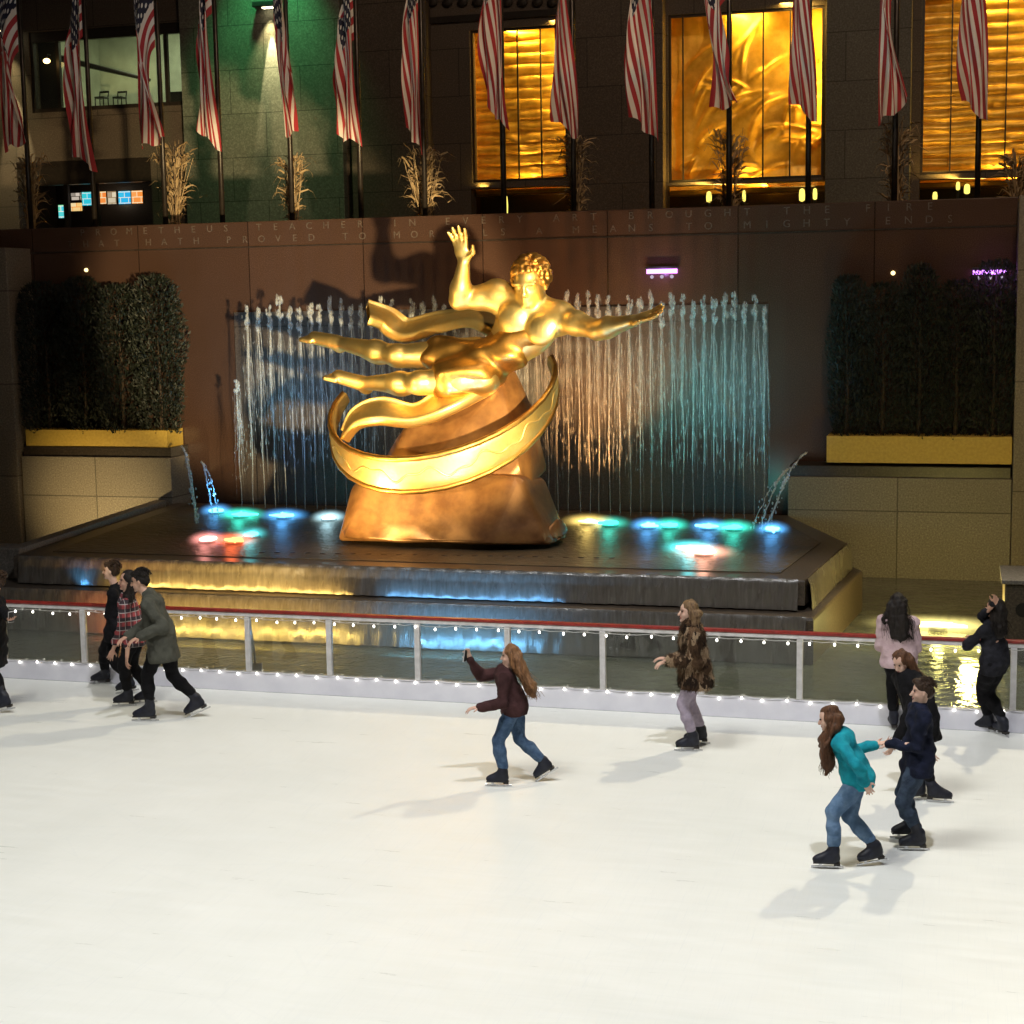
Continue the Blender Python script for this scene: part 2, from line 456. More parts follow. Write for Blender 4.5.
def fur_mat():
    m, nt, out = nodes('fur')
    v = coords(nt, (1, 1, .5)); nz = nt.nodes.new('ShaderNodeTexNoise'); nz.inputs['Scale'].default_value = 14; nz.inputs['Detail'].default_value = 4
    nt.links.new(v, nz.inputs['Vector'])
    ad = nt.nodes.new('ShaderNodeMix'); ad.data_type = 'RGBA'; ad.blend_type = 'LINEAR_LIGHT'; ad.inputs[0].default_value = .10
    nt.links.new(v, ad.inputs[6]); nt.links.new(nz.outputs['Color'], ad.inputs[7])
    vo = nt.nodes.new('ShaderNodeTexVoronoi'); vo.inputs['Scale'].default_value = 15; nt.links.new(ad.outputs[2], vo.inputs['Vector'])
    n = noise_n(nt, coords(nt, (1, 1, .3)), 70, 4, .7)
    sepc = nt.nodes.new('ShaderNodeSeparateColor'); nt.links.new(vo.outputs['Color'], sepc.inputs[0])
    k = mul(nt, mul(nt, sepc.outputs[0], .7), mul(nt, n, .45), 'ADD')
    c = ramp(nt, k, [(.25, (.012, .007, .005)), (.5, (.05, .027, .014)), (.68, (.15, .085, .045)), (.85, (.42, .30, .19))])
    princ(nt, out, c, .95, 0, bump(nt, n, .8, .03), Specular_IOR_Level=.2); return m

M = {}
M['ice'] = ice_mat()
M['board'] = mat('white_board', (.76, .75, .81), (.68, .67, .74), .4, scale=3, bstr=.03)
M['red'] = mat('red_cap', (.30, .022, .016), (.18, .014, .01), .4, scale=12, bstr=.05)
M['post'] = mat('white_metal', (.62, .60, .60), (.5, .48, .47), .4, scale=12, bstr=.04)
M['glass'] = glass_mat('barrier_glass', (.74, .76, .72), .045, .8)
M['granite'] = granite('red_granite', (.074, .040, .029), (.033, .018, .014), .20, (2.45, 9.0), .35)
M['limestone'] = granite('limestone', (.215, .19, .16), (.13, .11, .092), .6, (2.2, 1.5), .3, 35)
M['pillar'] = granite('pillar_stone', (.20, .165, .13), (.12, .10, .075), .6, (3, 1.9), .3, 30)
M['wetstone'] = granite('wet_stone', (.085, .062, .044), (.03, .024, .018), .36, None, .5, 30)
M['washpanel'] = granite('wash_stone', (.082, .066, .060), (.036, .030, .028), .42, (1.22, 4.6), .4, 40)  # greyer than the wall so that the coloured wash shows
M['darkstone'] = granite('dark_stone', (.03, .022, .018), (.012, .01, .008), .35, None, .3, 30)
M['deepwater'] = water_mat('pool_water', (.10, .105, .075), 5, (1, 1, 1), .5, .04)
M['basinwater'] = water_mat('basin_water', (.055, .045, .032), 7, (1, 1, 1), .6, .05, (.12, .09, .055), .42)
M['cascade'] = cascade_mat()
M['spray'] = spray_mat('water_spray', .27)
M['spray2'] = spray_mat('water_arc', .6)
M['gold'] = gold_mat()
M['gold2'] = gold_mat('gilding_worn', (.80, .46, .12), (.40, .20, .05), .34)
M['bronze'] = mat('bronze_rock', (.37, .185, .065), (.20, .09, .034), .38, .35, 3, .25, .03, rv=.1)
M['planter'] = mat('yellow_planter', (.52, .36, .07), (.42, .28, .05), .55, scale=20, bstr=.05)
M['blacksteel'] = mat('black_steel', (.02, .018, .017), None, .4, .3, 20, .05)
M['pole'] = mat('bronze_pole', (.045, .035, .03), (.025, .02, .017), .35, .4, 10, .05)
M['flag'] = flag_mat()
M['leaf'] = leaf_mat('yew_leaf', (.010, .016, .008), (.003, .0055, .003))
M['bark'] = mat('bark', (.06, .04, .025), None, .9, scale=25, bstr=.5)
M['straw'] = leaf_mat('dry_stalk', (.52, .37, .20), (.20, .13, .065))
M['facade'] = granite('facade_brown', (.105, .078, .058), (.07, .05, .038), .65, (1.9, 1.3, .5), .35, 26)
M['facade2'] = granite('facade_grey', (.155, .147, .122), (.10, .092, .078), .7, (2.2, 1.25, .5), .3, 22)
M['trim'] = mat('dark_trim', (.03, .022, .017), None, .45, .2, 10, .1)
M['goldpanel'] = mat('gilded_relief', (.86, .52, .08), (.66, .36, .04), .40, .35, 3.5, .35, .05, rv=.1)
M['lettering'] = mat('carved_letter', (.135, .10, .082), (.05, .035, .028), .6, scale=30, bstr=.1)
M['paving'] = granite('paving', (.12, .10, .085), (.07, .06, .05), .6, (1.2, 1.2), .3, 30)
M['winglass'] = glass_mat('window_glass', (.88, .92, .88), .01, .5)
M['room'] = mat('room_wall', (.45, .46, .36), (.36, .37, .29), .8, scale=2, bstr=0)
M['seatblack'] = mat('stool_black', (.015, .015, .015), None, .5, scale=20, bstr=.05)
M['bulb'] = emit('warm_bulb', (1, .95, .85), 8)
M['wire'] = mat('cable', (.5, .48, .45), None, .6, scale=30, bstr=0)
M['steel'] = mat('blade_steel', (.7, .7, .72), (.5, .5, .52), .22, 1, 40, .05)
M['lampbody'] = mat('lamp_housing', (.05, .05, .05), None, .4, .5, 20, .05)
M['foam'] = mat('foam', (.8, .82, .84), (.6, .64, .66), .5, scale=30, bstr=.6, bdist=.02)

# ------------------------------------------------------------------ lights
def lamp(name, typ, loc, col, energy, target=None, size=None, blend=.4, radius=.1):
    l = bpy.data.lights.new(name, typ); l.color = col; l.energy = energy
    o = bpy.data.objects.new(name, l); COL.objects.link(o); o.location = loc
    if typ == 'SPOT':
        l.spot_size = math.radians(size); l.spot_blend = blend
    if typ in ('SPOT', 'POINT'): l.shadow_soft_size = radius
    if typ == 'AREA':
        l.shape = 'RECTANGLE'; l.size, l.size_y = size
    if target is not None:
        o.rotation_euler = (Vector(target)-Vector(loc)).to_track_quat('-Z', 'Y').to_euler()
    return o

w = bpy.data.worlds.new('World'); scene.world = w; w.use_nodes = True
nt = w.node_tree; nt.nodes.clear()
wo = nt.nodes.new('ShaderNodeOutputWorld'); bg = nt.nodes.new('ShaderNodeBackground')
sk = nt.nodes.new('ShaderNodeTexSky'); sk.sky_type = 'NISHITA'; sk.sun_disc = False
sk.sun_elevation = math.radians(-2); sk.sun_rotation = math.radians(200)
bg.inputs[1].default_value = .05
nt.links.new(sk.outputs[0], bg.inputs[0]); nt.links.new(bg.outputs[0], wo.inputs[0])
scene.view_settings.view_transform = 'Standard'; scene.view_settings.look = 'None'
scene.view_settings.exposure = 0; scene.view_settings.gamma = 1

# floodlights over the rink (two masts: skaters throw two shadows)
lamp('floodlight', 'SPOT', (0, 9.5, 17), (.93, .95, 1.0), 6500, (-4.0, 10.0, 0), 88, .35, .30)
lamp('floodlight', 'SPOT', (2.5, 28.5, 15.5), (1.0, .88, .62), 6200, (-4.5, 10.5, 0), 70, .4, .30)
lamp('floodlight', 'SPOT', (-8, 7, 20), (.98, .97, .90), 12000, (-6.0, 9.5, 0), 68, .45, 3.5)
lamp('plaza_lamp', 'SPOT', (2, 15, 24), (1.0, .72, .48), 6800, (-5, 37, 7.5), 75, .6, 1.0)  # unseen lamp high over the rink, brightens flags, stalks and facade

RY = 18.75        # the barrier
WY = 29.8         # granite wall
# ------------------------------------------------------------------ ground: one sheet, then the ice
base = MB().quad([(-120, -60, -.9), (120, -60, -.9), (120, 200, -.9), (-120, 200, -.9)]).build('ground', M['paving']); tag(base, kind='structure')
ic = MB()
ic.box(-30, 14, -3, RY-.055, -.3, 0.0)
o = ic.build('ice', M['ice']); tag(o, kind='structure')
o = MB().box(-40, 14, 30.9, 90, 5.0, 5.6).build('plaza_floor', M['paving']); tag(o, kind='structure')

# ------------------------------------------------------------------ rink barrier
XL, XR = -16.0, 4.6
bar = thing('rink_barrier', (-5, RY, 0), 'long glass rink barrier with white posts, red cap rail and white kick board', 'barrier')
off = (-5, RY, 0)
MB(off).box(XL, XR, RY-.06, RY+.06, .0, .25, .012).build('kick_board', M['board'], bar)
MB(off).box(XL, XR, RY-.04, RY+.045, 1.035, 1.07, .008).build('cap_rail', M['red'], bar)
MB(off).box(XL, XR, RY-.03, RY+.03, .985, 1.033, .006).build('top_rail', M['post'], bar)
posts = [P(px, 650, RY).x for px in (-75, 5-0, 85, 167, 249, 330, 418, 508, 603, 702, 800, 906, 1014)] + [1.75, 2.9, 4.1]
posts = [x for x in posts if XL < x < XR]
posts[0:0] = [posts[0]-1.15, posts[0]-2.3]
for x in posts:
    wd = .035
    MB(off).box(x-wd, x+wd, RY-.045, RY+.028, .252, .983, .006).build('post', M['post'], bar)
for a, b in zip(posts[:-1], posts[1:]):
    MB(off).box(a+.04, b-.04, RY-.006, RY+.006, .254, .981).build('glass_panel', M['glass'], bar)

def light_string(z, label, sag, seed):
    r = random.Random(seed)
    t = thing('light_string', (-5, RY-.09, z), label, 'string lights', 'strings of bulbs along the barrier')
    pts = []; x = -14.5; bx = []
    while x < 2.0:
        bx.append(x+r.uniform(-.02, .02)); x += .272
    for i, x in enumerate(bx):
        pts.append((x, RY-.075, z+r.uniform(-.012, .012)))
        if i+1 < len(bx): pts.append((x+.13, RY-.075, z-sag))
    MB((-5, RY-.09, z)).tube(pts, .005, 5).build('cable', M['wire'], t)
    bm0 = None
    for i, p in enumerate(pts[::2]):
        c = (p[0], p[1]-.012, p[2]-.02)
        if bm0 is None:
            m_ = MB(c); m_.lathe((c[0], c[1], c[2]-.028), [(.003, 0), (.009, .005), (.0135, .013), (.012, .023), (.007, .033)], 10)
            ob = m_.build('bulb', M['bulb'], t, True); bm0 = ob
        else:
            ob = bm0.copy(); COL.objects.link(ob); ob.parent = t
        ob.location = Vector(c)-Vector((-5, RY-.09, z))
light_string(.975, 'string of small round white bulbs hung under the red cap rail', .01, 1)
light_string(.275, 'string of small round white bulbs lying along the top of the white kick board', .008, 2)

# white paddle leaning behind the glass
b0 = P(256, 672, RY+.4); b1 = P(249, 618, RY+.25)
t = thing('paddle', b0, 'white long-handled paddle leaning behind the barrier glass', 'paddle')
MB(b0).tube([b0+Vector((0, 0, .12)), b1], .018, 8).build('handle', M['post'], t)
MB(b0).box(b0.x-.09, b0.x+.09, b0.y-.02, b0.y+.02, b0.z-.02, b0.z+.13, .015).build('blade', M['post'], t)

# ------------------------------------------------------------------ fountain basin
ZD = 1.1
deck = [(-14.62, 22.14), (-2.11, 22.15), (-1.78, 25.72), (-3.07, 28.95), (-15.3, 28.95)]
deckb = [(-15.6, 22.9)]
fb = thing('fountain_basin', (-8.3, 25.5, 0), 'wide dark stepped stone fountain basin with water falling over its front lips', 'fountain basin')
fo = (-8.3, 25.5, 0)
MB(fo).prism(deck, .74, ZD, .03).build('upper_step', M['wetstone'], fb)
inn = [(-14.2, 22.62), (-2.5, 22.62), (-2.2, 25.65), (-3.4, 28.9), (-14.95, 28.9)]
o = MB(fo).prism(inn, ZD+.004, ZD+.012).build('water_sheet', M['basinwater'], fb)
MB(fo).prism([(-14.3, 22.7), (-2.7, 22.7), (-2.4, 25.7), (-3.2, 28.9), (-15.1, 28.9)], .66, .738).build('recess', M['darkstone'], fb)
MB(fo).prism([(-15.4, 21.72), (-1.95, 21.72), (-1.55, 25.8), (-3.0, 28.94), (-15.4, 28.94)], -.3, .66, .05).build('lower_step', M['wetstone'], fb)
# water curtains sliding over the two lips
def curtain(x0, x1, y, z1, z0, dy, par, nm='cascade', seed=1):
    n = 160; r = np.random.default_rng(seed)
    u = np.linspace(x0, x1, n)[:, None]; k = np.linspace(0, 1, 9)[None, :]
    j = np.cumsum(r.normal(0, .010, n)); j -= np.linspace(0, j[-1], n); j = j[:, None]
    X = u+0*k - fo[0]
    Z = z1-(z1-z0)*k**1.3 + .004*np.sin(u*40)*k - fo[2]
    Y = y-.02-dy*np.sqrt(k)+j*.5*k + .015*np.sin(u*23+k*5) - fo[1]
    return grid_obj(nm, X, Y, Z, M['cascade'], par)
curtain(-14.5, -2.2, 22.14, ZD+.012, .685, .08, fb, seed=3)
curtain(-15.3, -2.05, 21.71, .668, .02, .06, fb, seed=4)
def side_curtain(a, b, z1, z0, par, seed):
    n = 60; r = np.random.default_rng(seed)
    s = np.linspace(0, 1, n)[:, None]; k = np.linspace(0, 1, 9)[None, :]
    j = np.cumsum(r.normal(0, .01, n))[:, None]
    X = a[0]+(b[0]-a[0])*s+.03+.10*np.sqrt(k)+j*.4*k-fo[0]; Y = a[1]+(b[1]-a[1])*s+0*k-fo[1]; Z = z1-(z1-z0)*k**1.3+0*s-fo[2]
    grid_obj('cascade', X, Y, Z, M['cascade'], par)
side_curtain((-2.11, 22.2), (-1.78, 25.72), ZD+.01, .02, fb, 7)
nz = None
for i in range(24):
    p = G(262+i*15.2, 551+.25*i, ZD+.03)
    if nz is None:
        nz = MB(p).lathe((p.x, p.y, ZD+.0), [(.055, 0), (.055, .012), (.04, .02), (.012, .022)], 10).build('nozzle', M['darkstone'], fb, True)
        o = nz
    else:
        o = nz.copy(); COL.objects.link(o); o.parent = fb
    o.location = Vector((p.x, p.y, ZD+.03))-Vector(fo)
# lower pool
o = MB().box(-24, 4.6, RY+.12, 29.0, -.35, .0).build('water', M['deepwater']); tag(o, kind='structure')
# ------------------------------------------------------------------ granite wall with inscription
gw = thing('granite_wall', (-9, WY, 0), 'long polished red granite wall with a two-line carved inscription behind the fountain', 'wall')
go = (-9, WY, 0)
zt = P(450, 215, WY).z
MB(go).box(-22.5, 4.0, WY, WY+.55, -.3, zt, .02).build('slab', M['granite'], gw)
zg = P(500, 240, WY).z
MB(go).box(-19.3, .8, WY-.012, WY-.002, zg-.012, zg+.012).build('groove', M['darkstone'], gw)
def carve(lines):
    me = bpy.data.meshes.new('inscription'); bm = bmesh.new(); cache = {}
    for txt, x0, x1, z, h in lines:
        n = len(txt)
        for i, ch in enumerate(txt):
            if ch == ' ': continue
            if ch not in cache:
                cu = bpy.data.curves.new('t', 'FONT'); cu.body = ch; cu.size = 1; cu.align_x = 'CENTER'; cu.extrude = .02; cu.resolution_u = 3
                ob = bpy.data.objects.new('t', cu); COL.objects.link(ob)
                dg = bpy.context.evaluated_depsgraph_get(); mm = bpy.data.meshes.new_from_object(ob.evaluated_get(dg))
                cache[ch] = mm; bpy.data.objects.remove(ob)
            x = x0+(x1-x0)*i/(n-1)
            k = h/.70
            Mx = Matrix.Translation((x-go[0], -.006, z-go[2])) @ Matrix.Rotation(PI/2, 4, 'X') @ Matrix.Diagonal((k, k, .25, 1))
            n0 = len(bm.verts); bm.from_mesh(cache[ch]); bm.verts.ensure_lookup_table()
            bmesh.ops.transform(bm, matrix=Mx, verts=bm.verts[n0:])
    bm.to_mesh(me); bm.free()
    return link_mesh('inscription', me, M['lettering'], gw)
zl1 = P(600, 220, WY).z; zl2 = P(600, 232.5, WY).z
carve([('PROMETHEUS TEACHER IN EVERY ART BROUGHT THE FIRE', P(82, 225, WY).x, P(930, 210, WY).x, zl1, .135),
       ('THAT HATH PROVED TO MORTALS A MEANS TO MIGHTY ENDS', P(70, 235, WY).x, P(950, 222, WY).x, zl2, .135)])

fx0, fx1, _, fz1 = rect(238, 308, 768, 520, WY-.01)
MB(go).box(fx0, fx1, WY-.03, WY-.003, .74, P(505, 308, WY).z, .006).build('wash_panel', M['washpanel'], gw)  # panel added behind the jets to catch their coloured light
# piers with planters at both sides
def pier(px0, px1, pyt, Yf, label, side):
    x0 = P(px0, 470, Yf).x; x1 = P(px1, 470, Yf).x; z1 = P((px0+px1)/2, pyt, Yf).z
    t = thing('stone_pier', ((x0+x1)/2, Yf+.4, -.3), label, 'stone pier')
    ofs = ((x0+x1)/2, Yf+.4, -.3)
    MB(ofs).box(x0, x1, Yf, WY-.004, -.3, z1, .015).build('block', M['limestone'], t)
    MB(ofs).box(x0+.02, x1-.02, Yf+.06, WY-.006, z1+.002, z1+.20, .01).build('ledge', M['darkstone'], t)
    return x0, x1, z1
YP = 28.98
lx0, lx1, lz = pier(22, 171, 457, YP, 'low pale stone pier left of the fountain, lit yellow, carrying a planter', -1)
rx0, rx1, rz = pier(788, 1012, 478, YP, 'low pale stone pier right of the fountain, above the yellow-lit pool', 1)
def planter(px0, px1, py0, py1, Y, label):
    x0, x1, z0, z1 = rect(px0, py0, px1, py1, Y)
    return tag(MB(((x0+x1)/2, Y+.3, z0)).box(x0, x1, Y, WY-.03, z0, z1, .008).build('planter_box', M['planter'], loc=((x0+x1)/2, Y+.3, z0)), label, 'planter', 'yellow planters under the hedges'), (x0, x1, z0, z1)
_, pl = planter(26, 167, 430, 453.5, YP+.09, 'long yellow planter box on the left stone pier, under a dark hedge')
_, pr = planter(826.5, 1012, 436.5, 463.5, YP+.09, 'long yellow planter box on the right stone pier, under a dark hedge')
for o_, zz in ((bpy.data.objects['stone_pier'], pl[2]), (bpy.data.objects['stone_pier.001'], pr[2])): pass

# wall ends
def pillar(x0, x1, label):
    tag(MB(((x0+x1)/2, 29.3, -.3)).box(x0, x1, 28.9, 30.6, -.3, P(900 if x0 > -5 else 8, 200 if x0 > -5 else 248, 29.2).z, .02).build('stone_pillar', M['pillar'], loc=((x0+x1)/2, 29.3, -.3)), label, 'pillar')
pillar(-24, P(14, 400, 28.9).x, 'tall pale stone end pillar at the left edge of the granite wall')
pillar(P(1014.5, 400, 28.9).x, 5.5, 'tall pale stone end pillar at the right edge of the granite wall')
# ledge in front of the left pillar
a = G(0, 560, 1.05); b = G(30, 551, 1.05)
k = thing('stone_kerb', (-15.9, 23.6, 0), 'pale stone kerb block at the left end of the basin', 'kerb block')
MB((-15.9, 23.6, 0)).prism([(-17.6, 22.5), (-14.75, 22.5), (-14.75, 22.75), (-15.5, 28.9), (-15.75, 28.9), (-15.0, 22.95), (-17.6, 22.95)], -.3, 1.16, .02).build('block', M['limestone'], k)
# dark pedestal at the right edge in the lower pool
q = P(1015, 640, 22.6); x0 = P(1004, 620, 22.6).x; zz = P(1015, 580, 22.6).z
pt = thing('pedestal', (x0+.5, 23, -.3), 'dark stone pedestal with a round hole standing in the pool at the right edge', 'pedestal')
MB((x0+.5, 23, -.3)).box(x0, x0+1.2, 22.6, 23.8, -.3, zz-.06, .02).build('block', M['wetstone'], pt)
MB((x0+.5, 23, -.3)).box(x0-.05, x0+1.25, 22.55, 23.85, zz-.058, zz, .012).build('cap', M['limestone'], pt)
hp = P(1023, 610, 22.6)
MB((x0+.5, 23, -.3)).tube([(hp.x, 22.592, hp.z), (hp.x, 22.602, hp.z)], .10, 20).build('opening', M['blacksteel'], pt)

# ------------------------------------------------------------------ foliage
def foliage(n, fn, size, seed, asp=.45):
    """many leaf-sized quads; fn(r) gives a point and a rough outward direction"""
    r = random.Random(seed); V = []; Fc = []
    for i in range(n):
        p, d = fn(r)
        d = (Vector(d)+Vector((r.gauss(0, .5), r.gauss(0, .5), r.gauss(0, .5)))).normalized()
        s = d.cross(Vector((r.gauss(0, 1), r.gauss(0, 1), r.gauss(0, 1)))).normalized()
        L = size*r.uniform(.6, 1.4); W = L*asp
        p = Vector(p); k = len(V)
        nn = d.cross(s)*L*.12
        V += [p-s*W*.5, p+d*L*.55-s*W*.35+nn, p+d*L, p+d*L*.45+s*W*.5+nn]
        Fc.append((k, k+1, k+2, k+3))
    me = bpy.data.meshes.new('foliage'); me.from_pydata([tuple(v) for v in V], [], Fc); me.update(); return me
def shrub_mesh(h, rad, seed, n=5200):
    bumps = [(random.Random(seed+i).uniform(0, 6.28), random.Random(seed*3+i).uniform(0, 1), random.Random(seed*5+i).uniform(.05, .16)) for i in range(16)]
    def fn(r):
        z = r.random()**.9; a = r.uniform(0, 6.28)
        q = rad*(1.0 if z < .88 else math.sqrt(max(0, 1-((z-.88)/.125)**2)))*(.82+.18*min(1, z*5))
        q *= 1.0/max(abs(math.cos(a)), abs(math.sin(a)))**.55
        for ba, bz, br in bumps:
            dd = ((math.cos(a)-math.cos(ba))**2+(math.sin(a)-math.sin(ba))**2)*.6+((z-bz)*h/rad)**2*.4
            q += br*rad*1.6*math.exp(-dd*5)
        q *= (r.random()**.35)*.95+.05
        return (q*math.cos(a), q*math.sin(a)*.8, z*h), (math.cos(a), math.sin(a), .9)
    return foliage(n, fn, .085, seed)
sh = [shrub_mesh(2.75, .52, s) for s in (3, 8, 15)]
for m_ in sh: m_.materials.append(M['leaf'])
ordn = ['first', 'second', 'third', 'fourth', 'fifth', 'sixth', 'seventh', 'eighth', 'ninth', 'tenth', 'eleventh', 'twelfth', 'thirteenth', 'fourteenth']
def hedge(x0, x1, z0, tops, where, seed):
    n = len(tops)
    for i in range(n):
        x = x0+(x1-x0)*(i+.5)/n
        sc = (tops[i]-z0)/2.75
        t = thing('hedge_shrub', (x, WY-.42, z0), '%s dark green yew shrub from the left in the %s planter' % (ordn[i], where), 'shrub', 'hedge shrubs in the yellow planters')
        f = link_mesh('foliage', sh[(i+seed) % 3], None, t); f.rotation_euler = (0, 0, i*1.7+seed); f.scale = (sc*1.02, sc*1.02, sc)
        f.scale = ((x1-x0)/n/1.04*1.08, (x1-x0)/n/1.04*.95, sc)
        MB((0, 0, 0)).tube([(0, 0, -.02), (.02, .01, .8), (0, 0, 1.9*sc)], [.035, .03, .01], 7).build('stem', M['bark'], t)
yz = WY-.42
hedge(pl[0]-.05, pl[1]+.15, pl[3]-.08, [P(x, y, yz).z for x, y in ((45, 283), (80, 279), (115, 286), (150, 277))], 'left', 1)
hedge(pr[0], pr[1]-.02, pr[3]-.08, [P(x, y, yz).z for x, y in ((845, 277), (880, 284), (918, 266), (955, 282), (992, 262))], 'right', 2)

def stalk_bundle(px, pyt, pyb, Y, wpx, label, seed, bright=False):
    top = P(px, pyt, Y); z0 = 5.6; h = top.z-z0; wd = wpx/50.0
    t = thing('corn_stalk_bundle', (top.x, Y, z0), label, 'corn stalks', 'dry corn stalk bundles at the flagpoles')
    r = random.Random(seed)
    mb = MB((0, 0, 0))
    for i in range(16):
        a = r.uniform(0, 6.28); q = r.uniform(.03, .16); e = r.uniform(.1, .5)*wd
        mb.tube([(q*math.cos(a), q*math.sin(a), 0), (q*.7*math.cos(a), q*.7*math.sin(a), h*.45), (e*math.cos(a)*.9, e*math.sin(a)*.6, h*r.uniform(.75, .98))], [.014, .012, .005], 5)
    mb.build('stalks', M['straw'], t)
    V = []; Fc = []
    for i in range(210):
        a = r.uniform(0, 6.28); z = h*(.32+.6*r.random()**.7); q = wd*.36*r.random()*(.15+1.1*(z/h)**1.5)
        p = Vector((q*math.cos(a), q*math.sin(a)*.7, z)); d = Vector((math.cos(a)*r.uniform(.3, 1.1), math.sin(a)*r.uniform(.2, .8), r.uniform(.4, 1.9))).normalized()
        L = r.uniform(.22, .62); W = r.uniform(.010, .028); s = d.cross(Vector((r.gauss(0, 1), r.gauss(0, 1), r.gauss(0, 1)))).normalized()*W
        k = len(V); seg = 5
        for j in range(seg+1):
            f = j/seg; c = p+d*L*f-Vector((0, 0, L*.75*f*f*r.uniform(.7, 1.3))); ww = s*(1-f**2)
            V += [tuple(c-ww), tuple(c+ww)]
        for j in range(seg): Fc.append((k+2*j, k+2*j+1, k+2*j+3, k+2*j+2))
    me = bpy.data.meshes.new('leaves'); me.from_pydata(V, [], Fc); me.update()
    link_mesh('leaves', me, M['straw'], t)
YB = 32.0
for i, (px, pt_, wpx, lab) in enumerate([
    (28, 150, 40, 'dim corn stalk bundle at the far left, before the dark shopfront'),
    (172, 135, 55, 'tall wide corn stalk bundle right of the lit menu screens'),
    (291, 150, 34, 'slim corn stalk bundle under the lit wall sconce'),
    (423, 142, 52, 'bright golden corn stalk bundle spreading in front of the dark pier'),
    (576, 130, 30, 'slim grey corn stalk bundle at the right side of the narrow gold window'),
    (730, 125, 42, 'pale corn stalk bundle in front of the wide gold window'),
    (898, 112, 40, 'pale corn stalk bundle at the pier between the two right gold windows'),
    (1018, 148, 36, 'greenish corn stalk bundle at the right edge of the photo')]):
    stalk_bundle(px, pt_, 220, YB, wpx, lab, 30+i)

# ------------------------------------------------------------------ flagpoles and flags
YF = 31.6
pole_px = [(30, 24), (94, 84), (165, 160), (222, 214), (292, 288), (361, 356), (425, 423), (504, 504), (574, 573), (652, 653), (729, 728), (808, 811), (894, 898), (977, 982)]
flagdef = [ # top px of visible flag bottom corner etc: bottom y, width px, side, phase
    (152, 30), (160, 28), (150, 30), (140, 16), (140, 24), (147, 26), (142, 20), (118, 26), (131, 22), (131, 30), (113, 34), (115, 22), (113, 28), (115, 26)]
places = ['before the bright wall strip at the far left', 'left of the lit upper window', 'right before the lit upper window', 'before the green-lit wall', 'beside the lit wall sconce', 'at the edge of the green-lit wall',
          'above the bright golden corn stalks', 'before the left half of the narrow gold window', 'at the right side of the narrow gold window', 'on the dark pier between two gold windows',
          'before the left part of the wide gold window', 'before the right part of the wide gold window', 'on the grey pier left of the last gold window', 'before the last gold window at the right']
for i, (pb, ptp) in enumerate(pole_px):
    b = P(pb, 205, YF); t0 = P(ptp, 0, YF)
    dx = (t0.x-b.x)/(t0.z-b.z)*0
    ztop = 14.2
    fp = thing('flagpole', (b.x, YF, 5.6), '%s dark bronze flagpole counting from the left' % ordn[i], 'flagpole', 'flagpoles in a row on the plaza')
    MB((b.x, YF, 5.6)).tube([(b.x, YF, 5.6), (b.x, YF, 9), (b.x, YF, ztop)], [.058, .053, .042], 12).build('shaft', M['pole'], fp, True)
    MB((b.x, YF, 5.6)).lathe((b.x, YF, 5.6), [(.2, 0), (.2, .06), (.12, .1), (.09, .22)], 16).build('base', M['pole'], fp, True)
    MB((b.x, YF, 5.6)).ball((b.x, YF, ztop+.09), .1, 2).build('finial', M['gold2'], fp, True)
    yb, wpx = flagdef[i]
    r = np.random.default_rng(50+i)
    zb = P(ptp, yb, YF).z
    L, H = (4.3, 2.05) if i in (0, 2, 4, 5, 10) else (5.2, 2.2)
    nu, nv = 90, 60
    u = np.linspace(0, 1, nu)[:, None]; v = np.linspace(0, 1, nv)[None, :]
    W = max(wpx, 20)/50.0*1.08
    side = -1
    flip = i in (0, 2, 4, 10, 12)
    ease = 1-np.exp(-u*9)
    drop = L*(.50+.47*v)
    back = (.20+.58*v) if not flip else (.78-.46*v)
    zb = zb-.02; zt_ = zb+H+L*.50
    p1, p2, p3 = r.uniform(0, 6.28, 3)
    g = 1.06*ease-back*u**1.1+.10*ease*np.sin(6.5*u+4*v+p1)+.05*u*np.sin(17*v+9*u+p2)
    g = g-(.42 if not flip else -.30)*(v-.5)*ease
    X = side*W*g + .52*W*ease + {1: .05, 4: .22, 7: .05}.get(i, 0)*ease
    Y = -.16+.12*(1-ease)-.20*u*ease+ease*(.055*np.sin(2*np.pi*(1.9*v+.9*u)+p2)+.03*np.sin(2*np.pi*(3.6*v-.7*u)+p3))
    Z = zt_-(1-v)*H*(1-.10*u)-u*drop-.06*u*np.sin(9*v+p1)
    fl = grid_obj('flag', X+0*v, Y-.02, Z-zb, M['flag'], None, (u+0*v, v+0*u))
    fl.location = (b.x-.02, YF-.03, zb)
    tag(fl, ('%s American flag from the left, %s' % (ordn[i], places[i])), 'flag', 'American flags in a row on the plaza')

